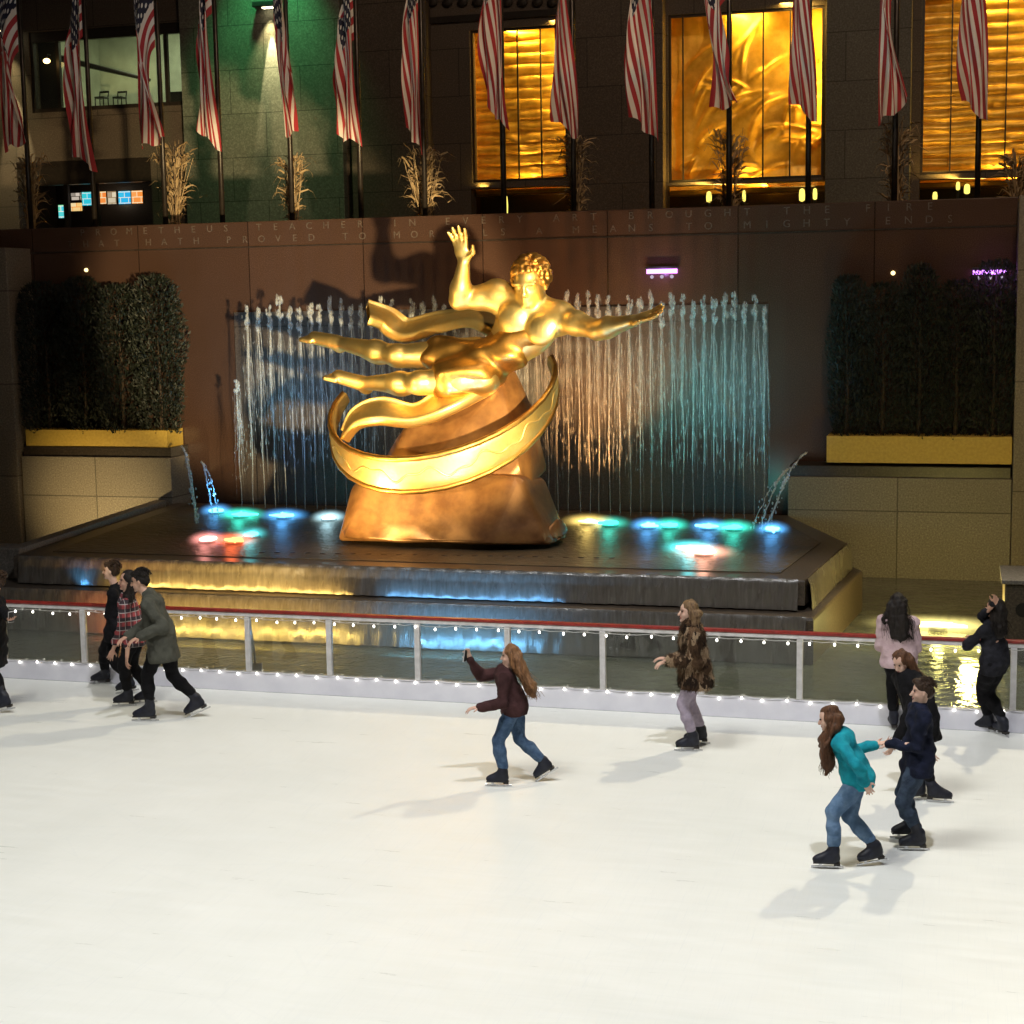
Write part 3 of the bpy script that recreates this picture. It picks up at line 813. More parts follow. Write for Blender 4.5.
# ------------------------------------------------------------------ building behind
FY = 44.0
bl = thing('building', (-12, FY, 5.6), 'dark stone office building front with tall gold-lit windows behind the flags', 'building')
bo = (-12, FY, 5.6)
def holes(name, x0, x1, z0, z1, hs, y0, y1, m, par, ofs):
    xs = sorted(set([x0, x1]+[h[0] for h in hs]+[h[1] for h in hs])); zs = sorted(set([z0, z1]+[h[2] for h in hs]+[h[3] for h in hs]))
    mb = MB(ofs)
    solid = lambda i, j: 0 <= i < len(xs)-1 and 0 <= j < len(zs)-1 and not any(h[0]-1e-6 <= xs[i] and xs[i+1] <= h[1]+1e-6 and h[2]-1e-6 <= zs[j] and zs[j+1] <= h[3]+1e-6 for h in hs)
    for i in range(len(xs)-1):
        for j in range(len(zs)-1):
            if not solid(i, j): continue
            a, b, c, d = xs[i], xs[i+1], zs[j], zs[j+1]
            mb.quad([(a, y0, c), (b, y0, c), (b, y0, d), (a, y0, d)]); mb.quad([(a, y1, c), (a, y1, d), (b, y1, d), (b, y1, c)])
            if not solid(i-1, j): mb.quad([(a, y0, c), (a, y0, d), (a, y1, d), (a, y1, c)])
            if not solid(i+1, j): mb.quad([(b, y0, c), (b, y1, c), (b, y1, d), (b, y0, d)])
            if not solid(i, j-1): mb.quad([(a, y0, c), (a, y1, c), (b, y1, c), (b, y0, c)])
            if not solid(i, j+1): mb.quad([(a, y0, d), (b, y0, d), (b, y1, d), (a, y1, d)])
    bmesh.ops.remove_doubles(mb.bm, verts=mb.bm.verts, dist=1e-5)
    return mb.build(name, m, par)
hw = rect(30, 27, 185, 109, FY); hs_ = rect(18, 160, 152, 232, FY)
g1 = rect(471, 27, 567, 181, FY); g2 = rect(668, 10, 824, 180, FY); g3 = rect(921, 0, 1075, 172, FY)
g3 = (g3[0], g3[1], g3[2], g3[3]+.5)
d1 = (g1[0]-.05, g1[1]+.1, 5.62, P(520, 187, FY).z); d2 = (g2[0]-.05, g2[1]+.05, 5.62, P(745, 183, FY).z); d3 = (g3[0], g3[1], 5.62, P(990, 177, FY).z)
xa, xb, xc = P(186, 100, FY).x, P(345, 100, FY).x, P(350, 100, FY).x
holes('wall', -32, xa, 5.6, 17, [hw, hs_], FY, FY+.5, M['facade'], bl, bo)
MB(bo).box(xa, xb, FY-.25, FY+.5, 5.6, 17, .02).build('wall', M['facade2'], bl)
holes('wall', xb, 12, 5.6, 17, [g1, g2, g3, d1, d2, d3], FY, FY+.5, M['facade'], bl, bo)
# projecting piers between the gold windows
for p0, p1, m_ in ((352, 429, 'facade'), (577, 664, 'facade'), (826, 911, 'facade2')):
    a_, b_ = P(p0, 100, FY-.3).x, P(p1, 100, FY-.3).x
    MB(bo).box(a_, b_, FY-.45, FY-.002, 5.6, 17, .02).build('pier', M[m_], bl)
# window frames, panels
def gold_window(h, mull, kind, seed):
    x0, x1, z0, z1 = h
    fr = MB(bo)
    for a_, b_ in ((x0, x0+.07), (x1-.07, x1)): fr.box(a_, b_, FY+.06, FY+.16, z0, z1)
    fr.box(x0+.07, x1-.07, FY+.06, FY+.16, z0, z0+.07); fr.box(x0+.07, x1-.07, FY+.06, FY+.16, z1-.07, z1)
    for mx in mull:
        q = P(mx, 100, FY+.1).x; fr.box(q-.018, q+.018, FY+.08, FY+.14, z0+.07, z1-.07)
    f = fr.build('window', M['trim'], bl)
    nu, nv = 180, 150
    u = np.linspace(0, 1, nu)[:, None]; v = np.linspace(0, 1, nv)[None, :]
    r = np.random.default_rng(seed)
    wx, wz = (x1-x0), (z1-z0)
    if kind == 'slat':
        rows = 12.5*(wz/3.7)
        t = (v*rows+.035*np.sin(u*9+seed)*np.sin(v*7)) % 1.0
        D = .13*np.sin(np.pi*t)**.5+.008*np.sin(u*31+v*rows*2)+.014*np.sin(u*13+np.floor(v*rows)*2.1)
        for _ in range(10):
            a_, b_, s_ = r.uniform(.3, 1), r.uniform(.0, .4), r.uniform(.03, .07)
            D = D+.08*np.exp(-((u-a_)/s_)**2-((v-b_)/(s_*.8))**2)*r.choice([-1, 1])
    else:
        D = .02*np.sin(u*11+3*np.sin(v*6))+0*v
        cu, cv = .0, -.1
        ang = np.arctan2((v-cv)*wz, (u-cu)*wx+1e-6); rad = np.hypot((v-cv)*wz, (u-cu)*wx)
        D = D+.07*np.abs(np.sin(ang*11+.8*np.sin(rad*1.8)))*(rad > 1.0)
        for _ in range(46):
            a_, b_ = r.uniform(.1, 1), r.uniform(0, .85); th = r.uniform(-.4, 1.3); l_, w_ = r.uniform(.2, .7), r.uniform(.04, .09)
            dx, dz = (u-a_)*wx, (v-b_)*wz; p_ = dx*math.cos(th)+dz*math.sin(th); q_ = -dx*math.sin(th)+dz*math.cos(th)+.25*p_*p_
            D = D+.09*np.exp(-(p_/l_)**4-(q_/w_)**2)
    X = x0-.25+(wx+.5)*u+0*v-bo[0]; Z = z0-.15+(wz+.3)*v+0*u-bo[2]; Y = FY+1.0-D-bo[1]
    grid_obj('relief_panel', X, Y, Z, M['goldpanel'], bl)
    # lit lobby niche: sides, top, bottom
    nb = MB(bo)
    nb.box(x0-.35, x0-.27, FY+.502, FY+1.2, z0-.3, z1+.3); nb.box(x1+.27, x1+.35, FY+.502, FY+1.2, z0-.3, z1+.3)
    nb.box(x0-.27, x1+.27, FY+.502, FY+1.2, z1+.22, z1+.3); nb.box(x0-.27, x1+.27, FY+.502, FY+1.2, z0-.3, z0-.2)
    nb.build('niche', M['goldpanel'], bl)
WIN = (1.0, .62, .12)
gold_window(g1, (500, 518, 541), 'slat', 4); gold_window(g2, (683, 763, 790), 'relief', 9); gold_window(g3, (951, 1006), 'slat', 12)
for h, e in ((g1, 210), (g2, 340), (g3, 240)):
    x0, x1, z0, z1 = h
    lamp('window_light', 'AREA', ((x0+x1)/2, FY+.62, z1+.12), WIN, e, ((x0+x1)/2+.2, FY+.95, z0), (x1-x0, .12))
    lamp('window_light', 'AREA', (x1+.18, FY+.62, (z0+z1)/2), WIN, e*.55, (x0, FY+1.0, (z0+z1)/2-.5), (.1, z1-z0))
    lamp('window_light', 'AREA', ((x0+x1)/2, FY+.62, z0-.12), WIN, e*.35, ((x0+x1)/2-.2, FY+.95, z1), (x1-x0, .12))
# dark doorways below the gold windows, with a rear wall
for h in (d1, d2, d3):
    MB(bo).box(h[0]-.2, h[1]+.2, FY+1.6, FY+1.7, 5.6, h[3]+.12).build('doorway', M['darkstone'], bl)
# dark lintel ornament over the pier and the narrow window
mb = MB(bo)
for px in range(432, 566, 15):
    q = P(px, 6, FY-.1); mb.ball((q.x, FY-.06, q.z+.1), .16, 2, (1, .5, .8))
q0 = P(430, 20, FY); q1 = P(566, 20, FY)
mb.box(q0.x, q1.x, FY-.10, FY-.004, q0.z-.12, q0.z+.06, .01)
mb.build('frieze', M['trim'], bl, False)
# office window upper left
x0, x1, z0, z1 = hw
fr = MB(bo)
for a_, b_ in ((x0, x0+.10), (x1-.10, x1)): fr.box(a_, b_, FY+.05, FY+.2, z0, z1)
fr.box(x0+.1, x1-.1, FY+.05, FY+.2, z0, z0+.12); fr.box(x0+.1, x1-.1, FY+.05, FY+.2, z1-.3, z1)
for px in (57, 165): 
    q = P(px, 70, FY).x; fr.box(q-.05, q+.05, FY+.06, FY+.19, z0+.12, z1-.3)
wf = fr.build('window', M['trim'], bl)
MB(bo).box(x0+.1, x1-.1, FY+.11, FY+.12, z0+.12, z1-.3).build('window_pane', M['winglass'], bl)
rm = MB(bo); y1_ = FY+5
rm.box(x0-.5, x1+1.5, y1_, y1_+.1, z0-.4, z1+1.0); rm.box(x0-.6, x0-.5, FY+.51, y1_, z0-.4, z1+1.0); rm.box(x1+1.5, x1+1.6, FY+.51, y1_, z0-.4, z1+1)
rm.box(x0-.5, x1+1.5, FY+.51, y1_, z1+.9, z1+1.0); rm.box(x0-.5, x1+1.5, FY+.51, y1_, z0-.5, z0-.4)
rm.build('room', M['room'], bl)
q0 = P(66, 60, FY+2.0); q1 = P(150, 80, FY+2.0)
MB(bo).tube([(q0.x-.8, FY+2.0, q0.z+.25), (q0.x, FY+2.0, q0.z), (q1.x, FY+2.0, q1.z)], [.10, .10, .05], 8).build('stair_rail', M['trim'], bl)
MB(bo).box(x0-.4, P(62, 70, FY+.9).x, FY+.7, FY+.9, z0-.4, z1+.9).build('curtain', M['darkstone'], bl)
MB(bo).box(P(166, 90, FY+2).x, x1+1.0, FY+2, FY+2.4, z0-.4, P(170, 92, FY+2).z).build('cabinet', M['seatblack'], bl)
lamp('room_light', 'AREA', ((x0+x1)/2+.5, FY+2.6, z1+.85), (.95, 1.0, .70), 190, ((x0+x1)/2+.5, FY+3.0, z0), (2.5, 1.5))
for i, px in enumerate((102, 120)):
    q = P(px, 107, FY+1.2); Z0 = z0-.4
    st = thing('bar_stool', (q.x, FY+1.2, Z0), ('left' if i == 0 else 'right')+' one of two dark stools seen through the lit upper window', 'stool', 'stools in the upper window')
    zs_ = P(px, 97, FY+1.2).z; so = (q.x, FY+1.2, Z0)
    MB(so).box(q.x-.16, q.x+.16, FY+1.04, FY+1.36, zs_-.05, zs_, .01).build('seat', M['seatblack'], st)
    for sx in (-1, 1):
        for sy in (-1, 1):
            MB(so).tube([(q.x+sx*.15, FY+1.2+sy*.15, Z0), (q.x+sx*.14, FY+1.2+sy*.14, zs_-.05)], .018, 6).build('leg', M['seatblack'], st)
    mb = MB(so)
    for sx in (-1, 1): mb.tube([(q.x+sx*.14, FY+1.34, zs_), (q.x+sx*.15, FY+1.38, zs_+.17)], .018, 6)
    mb.box(q.x-.16, q.x+.16, FY+1.37, FY+1.40, zs_+.14, zs_+.2); mb.build('backrest', M['seatblack'], st)
# shopfront with menu screens
x0, x1, z0, z1 = hs_
sb = MB(bo); sb.box(x0-.5, x1+.5, FY+3, FY+3.1, 5.6, z1+.4); sb.box(x0-.6, x0-.5, FY+.51, FY+3.1, 5.6, z1+.4); sb.box(x1+.5, x1+.6, FY+.51, FY+3.1, 5.6, z1+.4); sb.box(x0-.5, x1+.5, FY+.51, FY+3.1, z1+.3, z1+.4)
sb.build('shop_interior', M['darkstone'], bl)
zl_ = P(100, 183, FY).z
MB(bo).box(x0, x1, FY+.02, FY+.3, zl_, z1-.002).build('awning', M['trim'], bl)
mb = MB(bo)
for px in (66, 96):
    q = P(px, 205, FY+.1).x; mb.box(q-.07, q+.07, FY+.12, FY+.24, 5.62, zl_-.002)
mb.build('shop_mullion', M['trim'], bl)
def screen_mat(name, cols, s):
    m, nt, out = nodes(name)
    b = nt.nodes.new('ShaderNodeTexBrick'); b.inputs['Scale'].default_value = 1; b.inputs['Brick Width'].default_value = .28; b.inputs['Row Height'].default_value = .17
    b.inputs['Mortar Size'].default_value = .012; b.inputs['Color1'].default_value = (*cols[0], 1); b.inputs['Color2'].default_value = (*cols[1], 1); b.inputs['Mortar'].default_value = (*cols[2], 1)
    nt.links.new(coords(nt, (1, 1, 1), (PI/2, 0, 0)), b.inputs[0])
    e = nt.nodes.new('ShaderNodeEmission'); e.inputs[1].default_value = s; nt.links.new(b.outputs[0], e.inputs[0]); nt.links.new(e.outputs[0], out.inputs[0]); return m
scr = [(58.5, 205, 63.5, 218, 'small blue and green menu screen at the far left of the shop', ((.05, .6, .8), (.2, .8, .3), (.9, .9, .8))),
       (71, 193, 79.5, 200, 'white striped menu screen in the upper row, leftmost', ((.7, .6, .5), (.05, .04, .03), (.1, .08, .06))),
       (71, 203, 82, 211, 'yellow and orange menu screen in the lower row', ((.9, .55, .15), (.9, .8, .5), (.9, .3, .05))),
       (82, 192, 92.5, 205.5, 'turquoise menu screen between orange and white ones', ((.02, .5, .7), (.05, .65, .6), (.6, .8, .8))),
       (98, 191.5, 106, 204, 'orange-red menu screen right of the turquoise one', ((.9, .22, .04), (.95, .45, .1), (.9, .8, .5))),
       (107.5, 191, 116, 204, 'cream and brown striped menu screen in the middle', ((.8, .7, .5), (.12, .06, .03), (.3, .2, .1))),
       (118.5, 191, 130.5, 204, 'wide bright blue menu screen near the right end', ((.02, .42, .8), (.05, .6, .85), (.8, .8, .7))),
       (131.5, 190.5, 142.5, 203.5, 'orange menu screen at the right end of the row', ((.95, .28, .04), (.95, .4, .12), (.95, .8, .5)))]
for i, (a_, b_, c_, d_, lab, cols) in enumerate(scr):
    Y = FY+1.6; sx0, sx1, sz0, sz1 = rect(a_, b_, c_, d_, Y)
    cx, cz = (sx0+sx1)/2, (sz0+sz1)/2
    t = thing('menu_screen', (cx, Y, cz), lab, 'menu screen', 'lit menu screens in the shop')
    MB((cx, Y, cz)).box(sx0-.02, sx1+.02, Y+.012, Y+.07, sz0-.02, sz1+.02).build('casing', M['blacksteel'], t)
    MB((cx, Y, cz)).box(sx0, sx1, Y, Y+.01, sz0, sz1).build('display', screen_mat('menu_display', cols, 1.0), t)
# counter lamp glow under the screens
lamp('shop_light', 'POINT', (P(100, 215, FY+2).x, FY+2.3, 8.6), (1, .8, .55), 10, radius=.1)

# wall sconces
def sconce(px, py0, py1, label, e):
    q = P(px, py0, FY-.5)
    t = thing('wall_sconce', (q.x, FY-.25, q.z), label, 'wall lamp', 'sconces on the building')
    so = (q.x, FY-.25, q.z)
    MB(so).box(q.x-.42, q.x+.30, FY-.62, FY-.252, q.z, q.z+.16, .03).build('shade', M['lampbody'], t)
    MB(so).box(q.x-.16, q.x+.14, FY-.5, FY-.36, q.z-.02, q.z-.002).build('lens', emit('sconce_lens', (1, .9, .55), 12), t)
    lamp('sconce_light', 'SPOT', (q.x, FY-.42, q.z-.06), (1, .88, .48), e, (q.x+.02, FY-.30, q.z-3), 22, .35, .02)
    lamp('sconce_light', 'SPOT', (q.x, FY-.44, q.z-.06), (1, .86, .42), e*.13, (q.x-.15, FY-.30, q.z-3), 60, .9, .04)
sconce(267, 7, 140, 'black wall sconce throwing a bright strip down the green-lit wall', 3600)
sconce(1, 30, 140, 'black wall sconce throwing a bright strip down the wall at the far left', 3600)
lamp('green_light', 'SPOT', (P(268, 0, FY-1).x, FY-1.6, 16.2), (.12, 1.0, .32), 1300, (P(268, 60, FY).x, FY-.2, 10.2), 75, .9, .2)
# street lamp's reflection in the window, built as a glowing ball on a stem
q = P(43, 60, FY-.5)
t = thing('window_reflection', (q.x, FY-.1, q.z), 'small glowing orange reflection of a street lamp at the dark left window part', 'lamp')
MB((q.x, FY-.1, q.z)).ball((q.x, FY-.3, q.z), .085, 3, (1.3, 1, .9)).build('globe', emit('amber_gleam', (1, .62, .2), 8), t, True)
MB((q.x, FY-.1, q.z)).tube([(q.x, FY-.3, q.z+.05), (q.x-.03, FY-.2, q.z+.2), (q.x-.05, FY-.003, q.z+.22)], .02, 8).build('reflection_stem', M['lampbody'], t)

# small yellow lamps on the plaza before the doorways
bol = [(505, 205, .16, .26, 'short yellow-lit lamp before the narrow gold window doorway'), (709, 197, .14, .14, 'round yellow lamp left under the wide gold window'), (744, 196, .09, .14, 'slim yellow lamp at the foot of the pale corn stalks'),
       (802, 195, .15, .16, 'yellow lamp left of the pole at the right end of the wide window'), (815, 194, .11, .14, 'small yellow lamp at the right end of the wide window'),
       (935, 196, .12, .10, 'dim yellow lamp under the last gold window'), (958, 186, .10, .10, 'upper yellow lamp under the last gold window'), (967, 189, .15, .12, 'bright yellow lamp under the last gold window, right of the upper one')]
for px, py, w_, h_, lab in bol:
    Y = 40.5; q = P(px, py, Y)
    t = thing('plaza_lamp', (q.x, Y, 5.6), lab, 'lamp', 'small yellow lamps on the plaza')
    so = (q.x, Y, 5.6)
    MB(so).tube([(q.x, Y, 5.6), (q.x, Y, q.z-h_)], .03, 8).build('stand', M['lampbody'], t)
    MB(so).lathe((q.x, Y, q.z-h_), [(.02, 0), (w_*.45, h_*.2), (w_*.5, h_), (w_*.4, h_*1.8), (.02, h_*2)], 12).build('globe', emit('plaza_globe', (1, .82, .15), 1.6), t, True)

# purple and yellow lamp reflections in the polished granite, built as glowing shapes
def purple_reflection(px, py, wpx, label):
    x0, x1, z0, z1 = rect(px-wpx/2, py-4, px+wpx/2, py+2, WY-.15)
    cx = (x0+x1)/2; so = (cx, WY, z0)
    t = thing('wall_reflection', so, label, 'wall reflection', 'purple reflections in the granite wall')
    MB(so).box(x0-.02, x1+.02, WY-.12, WY-.002, z1+.01, z1+.05, .008).build('housing', M['lampbody'], t)  # cap, bar and balls are made up to shape the reflection
    MB(so).box(x0, x1, WY-.10, WY-.01, z0+.03, z1).build('tube', emit('purple_gleam', (.62, .22, 1.0), 4.5), t)
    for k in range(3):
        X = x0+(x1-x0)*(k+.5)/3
        MB(so).ball((X, WY-.06, z0-.03), .035, 2).build('bulb', emit('lilac_gleam', (.9, .8, 1), .55), t, True)
    lamp('reflection_glow', 'POINT', (cx, WY-.35, z0+.05), (.6, .25, 1.0), 3.2, radius=.05)  # added lamp tints the wall round the built reflection
purple_reflection(661, 273, 30, 'glowing purple lamp reflection in the wall right of the statue head, pale dots below')
purple_reflection(990, 274, 34, 'glowing purple lamp reflection in the wall behind the right hedge tops')
for px, py, lab in ((86, 270, 'tiny bright lamp reflection in the granite wall above the left hedge'), (893, 273, 'tiny yellow lamp reflection in the granite wall above the right hedge')):
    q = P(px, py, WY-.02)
    tag(MB(q).tube([(q.x, WY-.035, q.z), (q.x, WY-.003, q.z)], [.035, .04], 12).build('spot_reflection', emit('tiny_gleam', (1, .75, .3), 3), loc=q), lab, 'spot_reflection')  # glowing disc stands in for a lamp's reflection

# ------------------------------------------------------------------ water jets
JY = 28.35
def jet_mesh(seed, h=4.0):
    r = random.Random(seed); mb = MB()
    n = 26
    pts = [(.010*math.sin(i*.5+seed), .010*math.cos(i*.4), h*i/(n-1)) for i in range(n)]
    mb.tube(pts, [.009+.012*(i/(n-1))**2+r.uniform(-.002, .003) for i in range(n)], 6)
    # frothy head
    for i in range(30):
        z = h*(1-.11*r.random()**1.1)+r.uniform(-.02, .03); q = .008+.048*r.random()
        a = r.uniform(0, 6.28)
        mb.ball((q*math.cos(a), q*.8*math.sin(a), z), r.uniform(.012, .032), 1, (1, 1, r.uniform(1.2, 3.0)))
    # water falling back: long wavering strands around the core, then streaks of drops
    for i in range(24):
        a = r.uniform(0, 6.28); q = r.uniform(.01, .13); z1 = h*(r.uniform(.80, 1.0)-q*.6); L = z1*(r.uniform(.15, .55) if i < 18 else r.uniform(.6, .98))
        m_ = 14; w0 = r.uniform(.003, .008) if i < 18 else r.uniform(.002, .0045); x0_, y0_ = q*math.cos(a), q*math.sin(a)
        dx, dy = r.gauss(0, .02), r.gauss(0, .02)
        mb.tube([(x0_*(.5+.5*k/(m_-1))+dx*k/m_+r.gauss(0, .004), y0_*(.5+.5*k/(m_-1))+dy*k/m_+r.gauss(0, .004), z1-L*k/(m_-1)) for k in range(m_)], [w0*r.uniform(.25, 1.3)*(1-.5*k/m_) for k in range(m_)], 4)
    for i in range(40):
        a = r.uniform(0, 6.28); z = h*(1-.8*r.random()); q = r.uniform(.02, .09+.10*(1-z/h))
        L = r.uniform(.05, .16); mb.tube([(q*math.cos(a), q*math.sin(a), z), (q*math.cos(a), q*math.sin(a), z-L*.5), (q*math.cos(a), q*math.sin(a), z-L)], [.002, r.uniform(.004, .009), .002], 4)
    bmesh.ops.recalc_face_normals(mb.bm, faces=mb.bm.faces)
    me = bpy.data.meshes.new('water_jet'); mb.bm.to_mesh(me); mb.bm.free(); return me
jm = [jet_mesh(s) for s in range(7)]
jets = [(237, 380)]
x = 247.0; rj = random.Random(5)
while x < 770:
    jets.append((x, rj.uniform(297, 311)-(4 if x > 560 else 0))); x += 10.3+rj.uniform(-.6, .6)
for i, (px, py) in enumerate(jets):
    q = P(px, py, JY); z0 = ZD+.012
    o = link_mesh('water_jet', jm[i % 7], None if i >= 7 else M['spray'], None, True)
    o.location = (q.x, JY+rj.uniform(-.04, .04), z0); o.scale = (1, 1, (q.z-z0)/4.0); o.rotation_euler = (0, 0, i*2.4)
    if i == 0: tag(o, 'short water jet at the far left end of the fountain curtain', 'water jet', 'water jets before the granite wall')
    else: tag(o, 'tall thin white water jet in the row before the granite wall', 'water jet', 'water jets before the granite wall')
def arc(pa, pb, rise, label, seed, n=3):
    r = random.Random(seed); A = Vector(pa); Bq = Vector(pb); c = (A+Bq)/2
    mb = MB(A)
    for s in range(n):
        pts = []; rs = []
        jx = Vector((r.gauss(0, .07), r.gauss(0, .07), 0))*(s > 0)
        m_ = 22
        for k in range(m_):
            t = k/(m_-1); p = A.lerp(Bq, t)+Vector((0, 0, rise*4*t*(1-t)))+jx*t+Vector((r.gauss(0, .008), r.gauss(0, .008), r.gauss(0, .008)))
            pts.append(p); rs.append(r.uniform(.4, 1.3)*(.016 if s == 0 else .009))
        mb.tube(pts, rs, 6)
        for k in range(26):
            t = r.random()**.7; p = A.lerp(Bq, t)+Vector((0, 0, rise*4*t*(1-t)))+jx*t+Vector((r.gauss(0, .04), r.gauss(0, .04), r.gauss(0, .04)))*t
            mb.ball(p, r.uniform(.006, .018), 1, (1, 1, 1.8))
    tag(mb.build('water_arc', M['spray2'], None, True, loc=A), label, 'water arc', 'water arcs at the ends of the fountain')
arc(P(181, 446, 28.6), G(196, 524, ZD), .35, 'outermost arc of water falling at the left end of the basin', 1)
arc(P(201, 462, 28.6), G(213, 517, ZD), .25, 'inner arc of water falling at the left end of the basin', 2, 2)
arc(P(808, 452, 28.6), G(768, 528, ZD), .25, 'outermost arc of water falling at the right end of the basin', 3, 2)
arc(P(790, 468, 28.6), G(760, 530, ZD), .2, 'inner arc of water falling at the right end of the basin', 4, 2)

# ------------------------------------------------------------------ coloured lamps in the water
def water_light(px, py, col, wpx, e, label, z=ZD+.02, lightcol=None, up=True, s=5, tgt=None, size=110):
    p = G(px, py, z)
    t = thing('fountain_light', p, label, 'fountain light', 'coloured lamps in the fountain water')
    wd = wpx/58.0
    MB(p).lathe((p.x, p.y, z-.03), [(.13, 0), (.15, .02), (.15, .05), (.12, .055)], 16).build('housing', M['lampbody'], t)
    r = random.Random(int(px*7+py))
    # glowing blob over the lamp; the volume round it imitates glare
    lb = SDF(); zc = z+.05
    lb.ell((p.x, p.y, zc), (wd*.34, .10, .022), None, .05)
    for q_ in range(12):
        gx, gy = r.gauss(0, .20)*wd, r.gauss(0, .08); rr_ = r.uniform(.03, .06)
        lb.cone((p.x, p.y, zc), (p.x+gx, p.y+gy, zc+r.uniform(-.01, .015)), .028, r.uniform(.012, .028), .03)
    part(lb.mesh('lens', .012), 'lens', emit('water_lamp', col, s*1.2), t, p)
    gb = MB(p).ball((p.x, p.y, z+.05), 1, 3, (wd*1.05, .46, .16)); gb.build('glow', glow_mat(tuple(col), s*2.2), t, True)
    lc = lightcol or col
    if e:
        lamp('fountain_glow', 'SPOT', (p.x, p.y-.05, z+.18), lc, e*3.9, tgt or (p.x*1.08, WY, 5.2), size if tgt else 70, 1.0, .06)
    lamp('fountain_spill', 'POINT', (p.x, p.y-.12, z+.22), col, 4.0*wpx/24, radius=.08)
    return t
CY, BL, TE, RE, YE, WB = (.12, .95, 1.0), (.10, .45, 1.0), (.05, .85, .62), (1.0, .16, .05), (1.0, .70, .18), (.55, .9, 1.0)
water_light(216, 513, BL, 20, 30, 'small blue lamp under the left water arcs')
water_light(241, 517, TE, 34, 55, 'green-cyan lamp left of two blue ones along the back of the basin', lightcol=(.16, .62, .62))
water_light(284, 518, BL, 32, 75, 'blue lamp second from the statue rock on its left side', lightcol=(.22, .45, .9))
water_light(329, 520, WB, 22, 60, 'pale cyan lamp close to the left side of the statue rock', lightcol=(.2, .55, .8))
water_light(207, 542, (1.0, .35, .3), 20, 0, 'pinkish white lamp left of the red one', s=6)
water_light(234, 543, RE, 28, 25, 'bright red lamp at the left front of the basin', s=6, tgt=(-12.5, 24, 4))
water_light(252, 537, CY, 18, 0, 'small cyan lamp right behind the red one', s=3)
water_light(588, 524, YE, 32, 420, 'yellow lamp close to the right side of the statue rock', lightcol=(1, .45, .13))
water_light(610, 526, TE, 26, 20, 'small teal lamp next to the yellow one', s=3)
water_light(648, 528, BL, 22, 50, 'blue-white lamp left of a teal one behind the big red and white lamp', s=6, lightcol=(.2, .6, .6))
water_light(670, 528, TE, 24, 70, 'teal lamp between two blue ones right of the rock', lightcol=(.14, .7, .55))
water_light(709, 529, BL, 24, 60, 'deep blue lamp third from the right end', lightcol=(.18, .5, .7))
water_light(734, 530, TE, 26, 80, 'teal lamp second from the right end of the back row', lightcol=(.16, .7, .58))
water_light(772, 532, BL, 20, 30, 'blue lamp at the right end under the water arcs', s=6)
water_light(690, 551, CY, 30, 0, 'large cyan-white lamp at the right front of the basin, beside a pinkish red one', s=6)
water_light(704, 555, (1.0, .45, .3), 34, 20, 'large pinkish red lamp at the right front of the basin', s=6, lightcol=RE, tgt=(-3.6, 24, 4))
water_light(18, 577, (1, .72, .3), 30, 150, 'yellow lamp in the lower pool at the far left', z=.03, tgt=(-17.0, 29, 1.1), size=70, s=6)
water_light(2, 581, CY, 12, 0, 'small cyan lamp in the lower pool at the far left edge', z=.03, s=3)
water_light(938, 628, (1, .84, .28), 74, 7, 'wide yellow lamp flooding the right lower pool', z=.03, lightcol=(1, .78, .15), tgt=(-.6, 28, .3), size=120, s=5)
# lamps on the ledge between the two cascades, and in the lower pool before them
for x, wd_, y, z, e, c_ in ((-10.9, 3.9, 21.84, .70, 26, (1, .64, .15)), (-10.4, 1.6, 21.84, .70, 16, (1, .70, .2)), (-10.6, 3.6, 20.95, .10, 95, (1, .64, .15)), (-7.0, 2.6, 21.84, .70, 11, (.16, .5, 1)), (-7.0, 1.9, 20.95, .10, 60, (.16, .5, 1))):
    lamp('cascade_glow', 'AREA', (x, y, z), c_, e, (x, y+.55, z+.42), (wd_, .05))
lamp('cascade_glow', 'SPOT', (-13.35, 21.80, .70), (.1, .45, 1), 9, (-13.3, 22.12, 1.0), 110, .9, .04)
lamp('cascade_glow', 'SPOT', (-12.6, 20.95, .12), (1, .2, .1), 60, (-12.6, 22.1, .5), 110, .9, .04)
lamp('pool_glow', 'POINT', (.1, 23.4, .45), (1, .80, .22), 210, radius=.1)
lamp('pool_glow', 'SPOT', (-1.2, 22.2, .3), (1, .78, .22), 60, (-1.75, 24.2, .7), 90, .8, .05)

# ------------------------------------------------------------------ gilded statue (a plain draped reclining figure)
SY = 24.9
def S(px, py, dy=0.0): return np.array(P(px, py, SY+dy))
srt = P(470, 541, SY); st = thing('statue', (srt.x, SY, ZD), 'large gilded draped reclining figure with outstretched arms on a bronze-coloured rock', 'statue')
so = Vector((srt.x, SY, ZD))
def frame(x, z):
    """3x3 columns: x along, y, z"""
    x = np.array(x, float); x /= np.linalg.norm(x); z = np.array(z, float); z -= x*(z@x); z /= np.linalg.norm(z)
    return np.stack([x, np.cross(z, x), z], 1)
b = SDF(); k = .09
neck = S(533, 312, -.25); head = S(531, 283, -.38); chest = S(527, 325, -.20); waist = S(505, 352, -.15); pel = S(482, 366, -.1)
shl = S(497, 296, -.20); shr = S(559, 318, -.30)
# torso
ax = pel-chest; axu = ax/np.linalg.norm(ax)
fr = frame(axu, (shr-shl))
b.cone(shl, shr, .22, .22, .16); b.ell(chest, (.56, .30, .50), fr, .14); b.ell((chest+waist)/2, (.46, .26, .38), fr, .14); b.ell(waist, (.38, .24, .32), fr, .14); b.ell(pel, (.42, .30, .38), fr, .14)
fw = np.array([.25, -.95, .15])
for s, c in ((-1, S(513, 318, -.45)), (1, S(541, 330, -.50))): b.ell(c, (.25, .12, .25), fr, .05)
